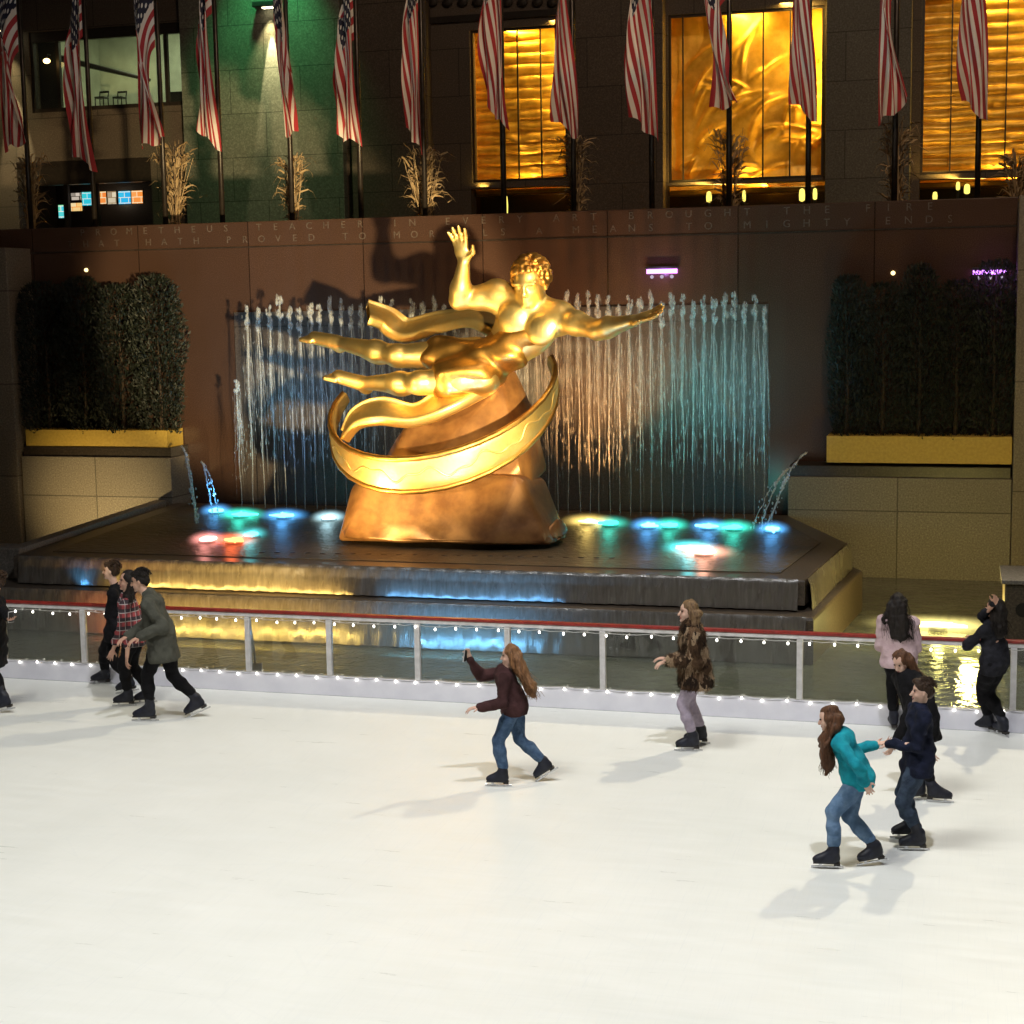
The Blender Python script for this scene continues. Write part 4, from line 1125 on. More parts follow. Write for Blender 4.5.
# neck and head
b.cone(chest+np.array([.08, -.05, .25]), head+np.array([0, .04, -.2]), .20, .155, .12)
hf = frame(np.array([-.12, -.9, -.28]), (0, .0, 1))      # x forward
def hp(x, y, z): return head+hf@np.array([x, y, z])
b.ell(hp(0, 0, .06), (.31, .25, .32), hf, .05); b.ell(hp(.07, 0, -.12), (.235, .185, .22), hf, .10); b.ell(hp(.23, 0, -.27), (.07, .085, .055), hf, .08)
b.cone(hp(.285, 0, .05), hp(.335, 0, -.085), .026, .045, .05)
for s in (-1, 1):
    b.ell(hp(.262, s*.10, .065), (.06, .10, .03), hf, .05); b.ell(hp(.315, s*.10, .0), (.04, .06, .04), hf, .05, True); b.ell(hp(.258, s*.10, .0), (.03, .045, .025), hf, .03)
    b.ell(hp(0, s*.255, -.03), (.06, .03, .09), hf, .03)
b.ell(hp(.285, 0, -.165), (.028, .07, .016), hf, .03); b.ell(hp(.28, 0, -.20), (.032, .055, .018), hf, .03)
# arms
ell_ = S(459, 300, -.35); wrl = S(464, 262, -.6); elr = S(598, 330, -.7); wrr = S(632, 321, -1.0)
def limb(a, e, w, r0, r1, r2, r3, bul):
    b.cone(a, a+(e-a)*.45, r0, r1, k); b.cone(a+(e-a)*.45, e, r1, r2, k)
    m = e+(w-e)*.3; b.cone(e, m, r2, r2*bul, k); b.cone(m, w, r2*bul, r3, k)
b.ell(shl, (.27, .25, .27), None, .12); b.ell(shr, (.27, .25, .27), None, .12)
limb(shl, ell_, wrl, .20, .185, .145, .095, 1.08); limb(shr, elr, wrr, .21, .185, .145, .095, 1.08)
def hand(w, d, pn, L, spread, curl, k=.03, thumb=1, bb=None, rr=1.0):
    """palm and five fingers: d points along the hand, pn out of the palm"""
    bb = bb or b
    d = d/np.linalg.norm(d); fr = frame(d, pn); sd = fr[:, 1]; up = fr[:, 2]
    pc = w+d*L*.27
    bb.ell(pc, (L*.30, L*.215, L*.095), fr, k)
    for i, (o_, ln) in enumerate(((-.16, .43), (-.055, .5), (.05, .47), (.15, .37))):
        base = w+d*L*.48+sd*L*o_; dd = d+sd*o_*spread
        dd /= np.linalg.norm(dd)
        p1 = base+dd*L*ln*.45+up*curl*L*.05; p2 = base+dd*L*ln*.78+up*curl*L*.17; p3 = base+dd*L*ln*.96+up*curl*L*.30
        bb.chain([base-dd*L*.06, base, p1, p2, p3], [L*.052*rr, L*.052*rr, L*.048*rr, L*.043*rr, L*.036*rr], k*.45)
    t0 = w+d*L*.12-sd*L*.15*thumb; t1 = t0+(d*.55-sd*.8*thumb+up*.25)*L*.24; t2 = t1+(d*.9-sd*.35*thumb+up*.3)*L*.2
    bb.chain([t0, t1, t2], [L*.075*rr, L*.058*rr, L*.045*rr], k*.6)
hand(wrl, S(458, 232, -.75)-wrl, (-.2, -.95, .25), .62, 1.5, .35, .05, 1, rr=1.1)
hand(wrr, S(656, 313, -1.15)-wrr, (0, -.55, .85), .62, 1.5, .2, .05, 1, rr=1.1)
# legs
hl = S(476, 356, -.05); hr = S(482, 378, -.35)
kl = S(398, 356, -.15); al = S(336, 342, .15); kr = S(420, 383, -.65); ar = S(362, 383, -.35)
def leg(h, kn, an, tip):
    m = h+(kn-h)*.35
    b.cone(h, m, .31, .28, .12); b.cone(m, kn, .28, .185, .1)
    b.ell(kn+np.array([0, -.05, .02]), (.18, .175, .17), None, .06)
    c = kn+(an-kn)*.35; b.cone(kn, c, .165, .175, k); b.cone(c, an, .175, .10, k)
    b.ell(c+np.array([.0, .09, -.06]), (.26, .14, .15), frame(an-kn, (0, 0, 1)), .1)
    d = (tip-an); d /= np.linalg.norm(d); sdv = np.cross(d, (0, -.5, 1)); sdv /= np.linalg.norm(sdv)
    b.ell(an-d*.05+np.array([0, .06, -.06]), (.13, .11, .12), None, .06)
    b.cone(an, an+d*.42, .115, .10, .06); b.cone(an+d*.1, an+d*.42+sdv*.05, .10, .09, .06)
    for i, o_ in enumerate((-.10, -.05, 0, .05, .095)):
        r_ = .05 if i == 0 else .036
        b.cone(an+d*.42+sdv*o_, an+d*(.60-.025*i)+sdv*o_*1.1, r_*1.05, r_*.9, .018)
leg(hl, kl, al, S(300, 336, .2)); leg(hr, kr, ar, S(333, 376, -.4))
part(b.mesh('body', .026, None), 'body', M['gold'], st, so)
# short curls
hb = SDF(); hrr = random.Random(4)
hb.ell(hp(-.05, 0, .10), (.30, .275, .31), hf, .05)
for i in range(150):
    th = hrr.uniform(0, 6.28); ph_ = math.acos(hrr.uniform(-.35, 1))
    v = np.array([math.sin(ph_)*math.cos(th), math.sin(ph_)*math.sin(th), math.cos(ph_)])
    if v[0] > .55 and v[2] < .42: continue
    c = hp(-.05+.31*v[0], .275*v[1], .10+.32*v[2]); hb.ell(c, (.062, .062, .055), None, .012)
part(hb.mesh('hair', .018), 'hair', M['gold2'], st, so)
# draped tunic round hips and thighs, with a loose tail
tu = SDF()
tu.cone(waist+np.array([.10, -.02, .08]), pel, .36, .39, .12); tu.cone(pel, kl+(hl-kl)*.52, .40, .31, .10); tu.cone(pel+np.array([0, -.2, -.1]), kr+(hr-kr)*.45, .39, .31, .10)
tu.cone(shr+np.array([-.05, .02, .02]), waist+np.array([0, -.10, 0]), .235, .26, .10)
def folds(x, y, z):
    q = (z*2.4+x*.55)*6+1.5*np.sin(x*1.6+y*2)
    return .024*np.sin(q) + .010*np.sin((z*1.5-x*.6+y)*11)
part(tu.mesh('tunic', .024, folds), 'tunic', M['gold2'], st, so)
# drapery scarf billowing behind
def ribbon(name, ctr, wid, nrm, m, th=.05, n=60, fold=.0):
    """flat tapering band along a smooth path"""
    c = np.array(ctr); t = np.linspace(0, len(c)-1, n)
    def sp(a):
        a = np.array(a, float); i = np.clip(t.astype(int), 0, len(a)-2); f = t-i
        p0 = a[np.maximum(i-1, 0)]; p1 = a[i]; p2 = a[i+1]; p3 = a[np.minimum(i+2, len(a)-1)]
        f = f[:, None] if a.ndim > 1 else f
        return .5*((2*p1)+(-p0+p2)*f+(2*p0-5*p1+4*p2-p3)*f**2+(-p0+3*p1-3*p2+p3)*f**3)
    C = sp(c); Wd = sp(wid); Nn = sp(nrm); T = np.gradient(C, axis=0); T /= np.linalg.norm(T, axis=1)[:, None]
    B2 = np.cross(T, Nn); B2 /= np.linalg.norm(B2, axis=1)[:, None]; Nn = np.cross(B2, T)
    nk = 24; a = np.linspace(0, 2*np.pi, nk+1)
    sx = np.sign(np.cos(a))*np.abs(np.cos(a))**.45; sy = np.sign(np.sin(a))*np.abs(np.sin(a))**.8
    wv = fold*np.sin(sx*7+0*a)
    V = C[:, None]+B2[:, None]*(Wd[:, None]*.5*sx[None])[..., None]+Nn[:, None]*((th*sy+wv)[None]*np.ones((n, 1)))[..., None]
    V = V-np.array(so)
    return grid_obj(name, V[..., 0], V[..., 1], V[..., 2], m, st)
ribbon('scarf', [S(515, 340, .25), S(480, 318, .55), S(440, 322, .75), S(405, 330, .8), S(385, 318, .75), S(368, 312, .6)], [.4, .55, .55, .5, .55, .7],
       [(0, -.6, .8), (0, -.5, .9), (.1, -.6, .8), (0, -.7, .7), (.2, -.6, .8), (.2, -.5, .85)], M['gold'], .06, 70, .05)
ribbon('scarf', [S(496, 376, -.05), S(450, 399, -.6), S(415, 415, -.75), S(380, 411, -.85), S(357, 418, -.8), S(345, 436, -.7)], [.5, .55, .45, .5, .42, .3],
       [(0, -.8, .6), (0, -.8, .6), (0, -.7, .7), (.1, -.8, .6), (-.3, -.8, .5), (-.7, -.6, .2)], M['gold'], .07, 70, .05)
# broad plain crescent under the figure
cc = S(443, 402, 0); Rr = 1.86
ctr = []; wid = []; nr = []
for a in np.linspace(math.radians(168), math.radians(388), 22):
    X = math.cos(a); D = -math.sin(a)
    p = cc+np.array([Rr*X, -Rr*.78*D, -Rr*.56*D+.16*X])
    ctr.append(p); f = (math.degrees(a)-168)/220
    wid.append(.58*math.sin(math.pi*(.06+.88*f))**.6); nr.append((X, -.9*D, -.15*D))
ribbon('crescent', ctr, wid, nr, M['gold'], .05, 120)
c_, w_, n_ = np.array(ctr), np.array(wid), np.array(nr, float)
T_ = np.gradient(c_, axis=0); T_ /= np.linalg.norm(T_, axis=1)[:, None]; B_r = np.cross(T_, n_); B_r /= np.linalg.norm(B_r, axis=1)[:, None]; N_r = np.cross(B_r, T_)
for sgn in (-1, 1):
    e_ = c_+B_r*(w_*.46)[:, None]*sgn+N_r*.03
    MB(so).tube([Vector(p) for p in e_], list(.022+.05*w_), 8).build('rim', M['gold2'], st, True)
wv_ = []
for q in np.linspace(1.5, len(c_)-2.5, 150):
    i_ = int(q); f_ = q-i_; p = c_[i_]*(1-f_)+c_[i_+1]*f_; b_ = B_r[i_]*(1-f_)+B_r[i_+1]*f_; nn_ = N_r[i_]*(1-f_)+N_r[i_+1]*f_; ww = w_[i_]*(1-f_)+w_[i_+1]*f_
    wv_.append(Vector(p+b_*ww*(.13*math.sin(q*2.3)+.07*math.sin(q*5.1+1))+nn_*.045))
MB(so).tube(wv_, .020, 8).build('moulding', M['gold'], st, True)
# rock
def hull(name, pts, m, seed, noise_=.03, sub=3):
    bm = bmesh.new()
    for p in pts: bm.verts.new(Vector(p)-so)
    bmesh.ops.convex_hull(bm, input=bm.verts)
    for v in [v for v in bm.verts if not v.link_faces]: bm.verts.remove(v)
    bmesh.ops.bevel(bm, geom=list(bm.edges), offset=.07, segments=2, affect='EDGES', profile=.5)
    bmesh.ops.triangulate(bm, faces=bm.faces)
    bmesh.ops.subdivide_edges(bm, edges=bm.edges, cuts=sub, use_grid_fill=True)
    bmesh.ops.recalc_face_normals(bm, faces=bm.faces); bm.normal_update()
    for v in bm.verts:
        v.co += v.normal*noise_*noise.noise(v.co*1.3+Vector((seed, 0, 0)))
    me = bpy.data.meshes.new(name); bm.to_mesh(me); bm.free(); return link_mesh(name, me, m, st, True)
pts = [S(338, 541, -.9), S(490, 545, -1.15), S(551, 545, -.8), S(569, 538, .3), S(345, 530, 1.0), S(545, 525, 1.3), S(352, 488, -.35), S(372, 470, -.6), S(520, 476, -.75), S(545, 480, .1), S(365, 470, .7), S(530, 470, .9)]
hull('rock', pts, M['bronze'], 2)
pts = [S(380, 492, -.6), S(530, 492, -.55), S(548, 470, .5), S(372, 480, .6), S(405, 425, -.25), S(440, 385, .1), S(478, 352, .15), S(512, 358, .2), S(535, 410, .3), S(500, 380, -.2), S(430, 470, -.8)]
hull('rock', pts, M['bronze'], 5)
pts = [S(540, 543, -.75), S(562, 540, -.5), S(570, 535, -.2), S(558, 515, -.4), S(548, 524, -.6), S(565, 520, .1)]
hull('rock', pts, M['bronze'], 9, .02, 2)

# lamps on the statue
lamp('statue_spot', 'SPOT', (4.2, 5.0, 2.9), (1.0, .76, .38), 62000, (-9.3, 25, 4.5), 15.5, .3, .25)
lamp('statue_spot', 'SPOT', (-15.5, 8.0, 3.2), (1.0, .76, .36), 11000, (-8.6, 25, 2.5), 12.5, .5, .3)
lamp('statue_spot', 'SPOT', (-9.9, 22.45, ZD+.15), (1.0, .70, .24), 480, (-8.9, 25, 3.0), 85, .7, .06)

# ------------------------------------------------------------------ people
M['skin'] = mat('skin', (.52, .30, .21), (.44, .24, .17), .55, scale=9, bstr=.05, Subsurface_Weight=.05)
M['skin2'] = mat('skin_fair', (.62, .40, .31), (.54, .33, .25), .55, scale=9, bstr=.05, Subsurface_Weight=.05)
M['lip'] = mat('lip', (.35, .11, .10), None, .5, scale=20, bstr=0)
M['eye'] = mat('eye', (.03, .02, .015), None, .2, scale=20, bstr=0)
def cloth(name, c, c2=None, sc=9, b_=.4): return mat(name, c, c2, .9, scale=sc, bstr=min(1, b_*1.9), bdist=.035, detail=7, Specular_IOR_Level=.15)
def hairm(name, c, c2):
    m, nt, out = nodes(name)
    n = noise_n(nt, coords(nt, (1, 1, .08)), 55, 4, .65)
    princ(nt, out, ramp(nt, n, [(.35, c2), (.65, c)]), .6, 0, bump(nt, n, .7, .015), Specular_IOR_Level=.25); return m
H_BLACK = hairm('hair_black', (.020, .014, .011), (.007, .005, .004)); H_BROWN = hairm('hair_brown', (.13, .055, .025), (.045, .02, .01))
H_LIGHT = hairm('hair_light', (.27, .13, .055), (.09, .042, .02)); H_BLOND = hairm('hair_blond', (.24, .145, .07), (.085, .05, .028)); H_DARK = hairm('hair_dark_brown', (.05, .026, .014), (.018, .010, .006))
C_BLACK = cloth('black_cloth', (.009, .0085, .010), (.005, .005, .006)); C_NAVY = cloth('navy_cloth', (.012, .015, .034), (.007, .009, .019))
C_JEANS = cloth('denim', (.085, .14, .23), (.04, .075, .14), 14); C_DJEANS = cloth('dark_denim', (.045, .065, .10), (.025, .036, .06), 14); C_LJEANS = cloth('light_denim', (.14, .22, .34), (.07, .13, .23), 12)
C_TEAL = cloth('teal_jacket', (.012, .30, .37), (.008, .17, .23), 7); C_OLIVE = cloth('olive_coat', (.075, .075, .06), (.05, .05, .04)); C_MAROON = cloth('maroon_jacket', (.060, .026, .026), (.032, .014, .014))
C_PINK = cloth('pale_pink_sweater', (.58, .43, .45), (.48, .34, .36), 12); C_TIGHTS = cloth('lilac_tights', (.40, .34, .42), (.31, .26, .33), 20, .1); C_GREY = cloth('grey_sleeve', (.022, .022, .028), (.010, .010, .013))
C_PLAID = plaid_mat(); C_FUR = fur_mat(); C_BOOT = mat('skate_leather', (.018, .02, .032), (.010, .010, .015), .5, scale=14, bstr=.1, Specular_IOR_Level=.3); C_SOLE = mat('skate_sole', (.03, .025, .022), None, .6, scale=20, bstr=.05)

def nrm(v): v = np.array(v, float); return v/max(np.linalg.norm(v), 1e-9)
def ik(a, c, l1, l2, pole):
    d = np.linalg.norm(c-a); s = max(1, d/((l1+l2)*.995)); l1 *= s; l2 *= s
    u = (c-a)/d; x = (l1*l1-l2*l2+d*d)/(2*d); h = math.sqrt(max(l1*l1-x*x, 0))
    p = np.array(pole, float); p -= u*(p@u)
    return a+u*x+nrm(p)*h
def fwd(deg): a = math.radians(deg); return np.array([-math.sin(a), math.cos(a), 0.])

def person(label, Y, face, h, feet, pelvis, neck, head, hands, hface=None, hpitch=0, st=None, elbow=None, knee=None, group=None, seed=1, tw=0):
    """pixel positions on the vertical plane y=Y (+dy) place the joints; feet = (px, py, heading, pitch) on or above the ice"""
    st = st or {}
    K = h/1.7
    f = fwd(face); rt = np.array([f[1], -f[0], 0]); up = np.array([0, 0, 1.])
    f2 = fwd(face+tw); rt2 = np.array([f2[1], -f2[0], 0])
    W_ = lambda q: np.array(P(q[0], q[1], Y+(q[2] if len(q) > 2 else 0)))
    pel = W_(pelvis); nk = W_(neck); hd = W_(head)
    hf_ = fwd(face if hface is None else hface); hf_ = hf_*math.cos(math.radians(hpitch))-up*math.sin(math.radians(hpitch))
    an = []; ft = []
    for i, (px, py, hd_, pt_) in enumerate(feet):
        base = np.array(G(px, py, 0.)) if len(feet[i]) == 4 else None
        d = fwd(hd_)*math.cos(math.radians(pt_))-up*math.sin(math.radians(pt_)); n = nrm(np.cross(np.cross(d, up), d))
        # base is where the blade's middle shows; keep the toe on the ice when the heel is lifted
        lift = max(0, math.sin(math.radians(pt_))*.13) if pt_ > 0 else 0
        if lift:
            base = np.array(G(px, py, lift))
        a = base+n*.155*K-d*.055*K
        an.append(a); ft.append((base, d, n))
    ext = st.get('ext', .972)*.48*h
    for _ in range(60):                  # stand on the legs: raise or lower the pelvis until the longer leg is nearly straight
        dl = [np.linalg.norm(pel+rt*s_*.085*K-up*.03*K-a_) for s_, a_ in zip((-1, 1), an)]
        pel = pel+up*(ext-max(dl))*.4
    tl = np.linalg.norm(nk-pel)
    root = np.array([pel[0], pel[1], 0.])
    body = SDF(); k = .03*K
    spine = nrm(nk-pel)
    chest = pel+(nk-pel)*.68; waist = pel+(nk-pel)*.30
    sh_l = nk-rt2*.165*K-spine*.06*K; sh_r = nk+rt2*.165*K-spine*.06*K
    hips = [pel-rt*.085*K-up*.03*K, pel+rt*.085*K-up*.03*K]
    tf = frame(spine, rt2)            # x along spine, z right
    body.ell(pel, (.13*K, .105*K, .155*K), frame(spine, rt), .06); body.ell(waist, (.15*K, .09*K, .125*K), tf, .06); body.ell(chest, (.19*K, .105*K, .155*K), tf, .06)
    body.cone(sh_l, sh_r, .055*K, .055*K, .05)
    body.cone(nk-spine*.03, hd-up*.05*K, .054*K, .05*K, .03)
    # head with a face
    hfr = frame(hf_, up)
    hp_ = lambda x, y, z: hd+hfr@(np.array([x, y, z])*K)
    body.ell(hp_(-.008, 0, .025), (.094*K, .075*K, .098*K), hfr, .02); body.ell(hp_(.022, 0, -.05), (.066*K, .056*K, .062*K), hfr, .03)
    body.ell(hp_(.074, 0, -.092), (.020*K, .022*K, .016*K), hfr, .015)
    body.cone(hp_(.086, 0, .012), hp_(.106, 0, -.026), .009*K, .015*K, .01)
    for s in (-1, 1):
        body.ell(hp_(.078, s*.032, .018), (.02*K, .022*K, .012*K), hfr, .008, True)
        body.ell(hp_(-.005, s*.077, -.008), (.018*K, .009*K, .031*K), hfr, .008)
        body.ell(hp_(.058, s*.04, -.03), (.02*K, .018*K, .018*K), hfr, .02)
    # legs
    kn = []
    kd = knee or [(0, 0), (0, 0)]
    for i in (0, 1): kn.append(ik(hips[i], an[i], .245*h, .235*h, f+rt*(kd[i][0])+up*.1))
    for i in (0, 1):
        m = hips[i]+(kn[i]-hips[i])*.35
        body.cone(hips[i], m, .088*K, .078*K, .05).cone(m, kn[i], .078*K, .054*K, k).cone(kn[i], kn[i]+(an[i]-kn[i])*.35, .052*K, .055*K, k).cone(kn[i]+(an[i]-kn[i])*.35, an[i], .055*K, .036*K, k)
        base, d, n = ft[i]
        body.cone(an[i], an[i]+d*.12*K-n*.085*K, .034*K, .020*K, k)
    # arms and hands
    el = []; wr = []; hinfo = []
    for i, (hq, shp) in enumerate(zip(hands, (sh_l, sh_r))):
        tip = W_(hq[:3]); ed = elbow[i] if elbow else (0, 0, -1)
        pole = f*ed[0]+rt*ed[1]+up*ed[2]
        e = ik(shp, tip, .172*h, .165*h, pole)
        el.append(e); wr.append(tip)
        m = shp+(e-shp)*.5
        body.cone(shp, m, .044*K, .040*K, k).cone(m, e, .040*K, .033*K, .012).cone(e, e+(tip-e)*.3, .033*K, .034*K, .012).cone(e+(tip-e)*.3, tip, .034*K, .024*K, .012)
        d = nrm(tip-e); hdv = nrm(d+(np.array(hq[3]) if len(hq) > 3 else 0))
        hand(tip, hdv, np.cross(hdv, f*.3+rt+up*.1) if abs(hdv[2]) < .8 else (rt*(1 if i == 0 else -1)), .175*K, 1.4, .9, .012, 1 if i == 0 else -1, body, 1.0)
    T = thing('person', tuple(root), label, 'person', group)
    sk_ = st.get('skin', M['skin'])
    part(body.mesh('body', .0085), 'body', sk_, T, root)
    for s in (-1, 1):
        e_ = MB((0, 0, 0)); c = hp_(.080, s*.032, .018)-root; e_.ball(c, .010*K, 2); e_.build('eye', M['eye'], T, True)
    lp = SDF(); lp.ell(hp_(.085, 0, -.056), (.010*K, .025*K, .006*K), hfr, .004); lp.ell(hp_(.083, 0, -.066), (.010*K, .021*K, .006*K), hfr, .004)
    part(lp.mesh('mouth', .003), 'mouth', M['lip'], T, root)
    # trousers
    tr = SDF(); loose = max(.009, st.get('loose', .012))
    tr.ell(pel, (.135*K+loose, .115*K+loose, .16*K+loose), frame(spine, rt), .06)
    for i in (0, 1):
        m = hips[i]+(kn[i]-hips[i])*.4; c = kn[i]+(an[i]-kn[i])*.35; e = kn[i]+(an[i]-kn[i])*st.get('hem', .74)
        tr.cone(hips[i], m, .09*K+loose, .08*K+loose, .05).cone(m, kn[i], .08*K+loose, .058*K+loose, k).cone(kn[i], c, .058*K+loose, .058*K+loose, k).cone(c, e, .058*K+loose, .044*K+loose*1.2, k)
    part(tr.mesh('trousers', .011, waves(seed, (24, 60), (.007, .004))), 'trousers', st['legs'], T, root)
    # upper garment
    if st.get('top'):
        jk = SDF(); g = st.get('bulk', .02); hem = st.get('length', .06)
        jk.ell(chest, (.20*K+g, .108*K+g*.8, .16*K+g*.8), tf, .07); jk.ell(waist, (.18*K+g, .098*K+g*.8, .132*K+g*.8), tf, .07)
        jk.cone(sh_l, sh_r, .058*K+g*.7, .058*K+g*.7, .05)
        jk.ell(pel, (.135*K+loose+.016, .115*K+loose+.016, .16*K+loose+.016), frame(spine, rt), .05)
        jk.cone(nk-spine*.05, nk+spine*st.get('collar', .02), .07*K+g*.5, .064*K+g*.4, .04)
        down = nrm(-up*.75-spine*.25)
        hc = pel+down*hem
        for s in (-1, 1):
            fl_ = st.get('flare', 0)
            jk.cone(waist+rt*s*.05*K, hc+rt*s*(.055*K+fl_), .105*K+g, .124*K+g+fl_, .06)
        for i, shp in enumerate((sh_l, sh_r)):
            e, t_ = el[i], wr[i]; w2 = e+(t_-e)*st.get('cuff', .95)
            if st.get('short', False): w2 = e+(t_-e)*.25
            jk.cone(shp, e, .055*K+g*.8, .051*K+g*.7, .025).cone(e, w2, .051*K+g*.7, .034*K+g*.7, .018)
        if st.get('flat', True): jk.half(hc-up*.03+down*.02, -down)
        # the neckline stays open
        jme = jk.mesh('jacket', .011, waves(seed+5, (20, 48, 95) if st.get('furry') else (18, 38, 75), (.010, .008, .006) if st.get('furry') else (.011, .009, .005)))
        if st.get('furry'):
            fb_ = bmesh.new(); fb_.from_mesh(jme); fb_.normal_update(); fr_v = [(v.co.copy(), v.normal.copy()) for v in fb_.verts]; lk = random.Random(3)
            for c_, n_ in lk.sample(fr_v, min(9000, len(fr_v))):
                d_ = (n_+Vector((lk.gauss(0, .4), lk.gauss(0, .4), -.9+lk.gauss(0, .3)))).normalized(); w_ = d_.cross(n_+Vector((.01, .02, 0))).normalized()*.004
                fb_.faces.new([fb_.verts.new(c_-w_-n_*.004), fb_.verts.new(c_+w_-n_*.004), fb_.verts.new(c_+d_*lk.uniform(.018, .042))])
            fb_.to_mesh(jme); fb_.free()
        part(jme, st.get('topname', 'jacket'), st['top'], T, root)
    # hair
    hs = SDF(); style = st.get('hair', 'short')
    if style == 'short':
        hs.ell(hp_(-.022, 0, .048), (.092*K, .083*K, .092*K), hfr, .02); hs.ell(hp_(-.055, 0, -.0), (.055*K, .07*K, .07*K), hfr, .03); hs.ell(hp_(.045, 0, .10), (.04*K, .055*K, .025*K), hfr, .03)
        dz = waves(seed, (70, 140), (.006, .004))
    else:
        hs.ell(hp_(-.024, 0, .045), (.096*K, .088*K, .096*K), hfr, .02)
        for s in (-1, 1): hs.cone(hp_(-.01, s*.078, .02), hp_(-.045, s*.075, -.12), .03*K, .04*K, .03)
        flow = st.get('flow', [(0, 0, -.25), (0, 0, -.42)])
        p0 = hp_(-.075, 0, -.02); prev = p0; r0 = .075*K
        pts_ = [p0]+[hd+np.array(q)*K for q in flow]
        for lane in (-1, 0, 1):
            q = [p+hfr[:, 1]*lane*.05*K for p in pts_]; rs = np.linspace(.068, st.get('tipr', .045), len(q))*K
            hs.chain(q, list(rs), .03)
        lk = random.Random(seed)
        for _ in range(9):                    # loose locks
            lane = lk.uniform(-1.3, 1.3); kk = lk.uniform(.75, 1.12)
            q = [pts_[0]+hfr[:, 1]*lane*.06*K]+[pts_[0]+(p-pts_[0])*kk+hfr[:, 1]*lane*.085*K+np.array([lk.gauss(0, .03), lk.gauss(0, .03), lk.gauss(0, .02)]) for p in pts_[1:]]
            hs.chain(q, list(np.linspace(.03, .010, len(q))*K), .02)
        dz = waves(seed, (60, 110), (.007, .004))
    hs.ell(hp_(.085, 0, -.02), (.075*K, .062*K, .085*K), hfr, .01, True)
    hme = hs.mesh('hair', .009, dz)
    sb_ = MB((0, 0, 0)); lk = random.Random(seed+3)
    if style != 'short':
        for _ in range(340):
            th = lk.uniform(-1.9, 1.9); r_ = lk.uniform(.085, .11)*K
            a0 = hp_(-.02-.09*math.cos(th)*lk.uniform(.6, 1), .088*math.sin(th), lk.uniform(-.03, .09)); lane = lk.gauss(0, .055)
            kk = lk.uniform(.7, 1.18); off_ = np.array([lk.gauss(0, .035), lk.gauss(0, .035), lk.gauss(0, .02)])*K
            q = [a0]+[p0+hfr[:, 1]*lane*1.3*K+(p-p0)*kk+off_*(m_+1)/len(pts_[1:]) for m_, p in enumerate(pts_[1:])]
            q2 = []
            for a_, b_ in zip(q[:-1], q[1:]): q2 += [a_, (a_+b_)/2+np.array([lk.gauss(0, .008), lk.gauss(0, .008), 0])]
            q2.append(q[-1])
            sb_.tube(q2, list(np.linspace(.0045, .0015, len(q2))), 4)
    else:
        for _ in range(200):
            th = lk.uniform(0, 6.28); ph_ = lk.uniform(0, 1.35); dv = hfr@np.array([math.sin(ph_)*math.cos(th)-.25, math.sin(ph_)*math.sin(th), math.cos(ph_)])
            c_ = hp_(-.022, 0, .045)+dv*.088*K; tn = nrm(np.cross(dv, hfr[:, 1])*lk.choice([-1, 1])+hfr[:, 1]*lk.gauss(0, .6))
            sb_.tube([c_, c_+tn*.025*K+dv*.008*K, c_+tn*.05*K+dv*.004*K], [.005, .004, .002], 4)
    hb_ = bmesh.new(); hb_.from_mesh(hme); mt_ = bpy.data.meshes.new('t'); sb_.bm.to_mesh(mt_); sb_.bm.free(); hb_.from_mesh(mt_); hb_.to_mesh(hme); hb_.free()
    part(hme, 'hair', st['hairm'], T, root)
    # skates
    for i in (0, 1):
        base, d, n = ft[i]; sd = np.cross(d, n); fr_ = np.stack([d, -sd, n], 1)
        bt = SDF(); A = an[i]; shin = nrm(kn[i]-A)
        sole = base+n*.062*K
        bt.cone(A-n*.03*K, A+shin*.15*K, .048*K, .056*K, .03); bt.cone(A+n*.02*K, sole+d*.05*K+n*.045*K, .05*K, .042*K, .03)
        bt.ell(sole-d*.055*K+n*.035*K, (.06*K, .042*K, .055*K), fr_, .03); bt.ell(sole+d*.035*K+n*.028*K, (.10*K, .043*K, .046*K), fr_, .04); bt.ell(sole+d*.09*K+n*.024*K, (.06*K, .044*K, .036*K), fr_, .03)
        bt.half(sole, n)
        bo_ = part(bt.mesh('ice_skate', .007), 'ice_skate', C_BOOT, T, root)
        def obox(name, c0, c1, hw_, z0_, z1_, m_):
            mb = MB((0, 0, 0)); vs = []
            for x in (c0, c1):
                for y in (-hw_, hw_):
                    for z in (z0_, z1_):
                        p = base+d*x+fr_[:, 1]*y+n*z-root; vs.append(mb.bm.verts.new(tuple(p)))
            for fc in [(0, 1, 3, 2), (4, 6, 7, 5), (0, 4, 5, 1), (2, 3, 7, 6), (0, 2, 6, 4), (1, 5, 7, 3)]: mb.bm.faces.new([vs[q] for q in fc])
            return mb
        mb = obox('s', -.115*K, .145*K, .036*K, .052*K, .0615*K, None); mb.build('sole', C_SOLE, bo_)
        mb = obox('h', -.115*K, -.055*K, .03*K, .034*K, .0515*K, None); mb.build('heel', C_SOLE, bo_)
        mb = obox('b', -.15*K, .165*K, .0035, .002, .020, None)
        bmesh.ops.bevel(mb.bm, geom=list(mb.bm.edges), offset=.001, segments=1, affect='EDGES')
        mb2 = obox('b', -.09*K, -.07*K, .004, .0205, .0335*K, None); mb3 = obox('b', .06*K, .09*K, .004, .0205, .0515*K, None)
        for q in (mb2, mb3):
            mt = bpy.data.meshes.new('t'); q.bm.to_mesh(mt); q.bm.free(); mb.bm.from_mesh(mt)
        mb.build('blade', M['steel'], bo_)
    return T, dict(wr=wr, el=el, hd=hd, nk=nk, root=root, hfr=hfr, K=K, hp=hp_)

LEFT = 90 + 14     # heading of a skater going to the left along the barrier
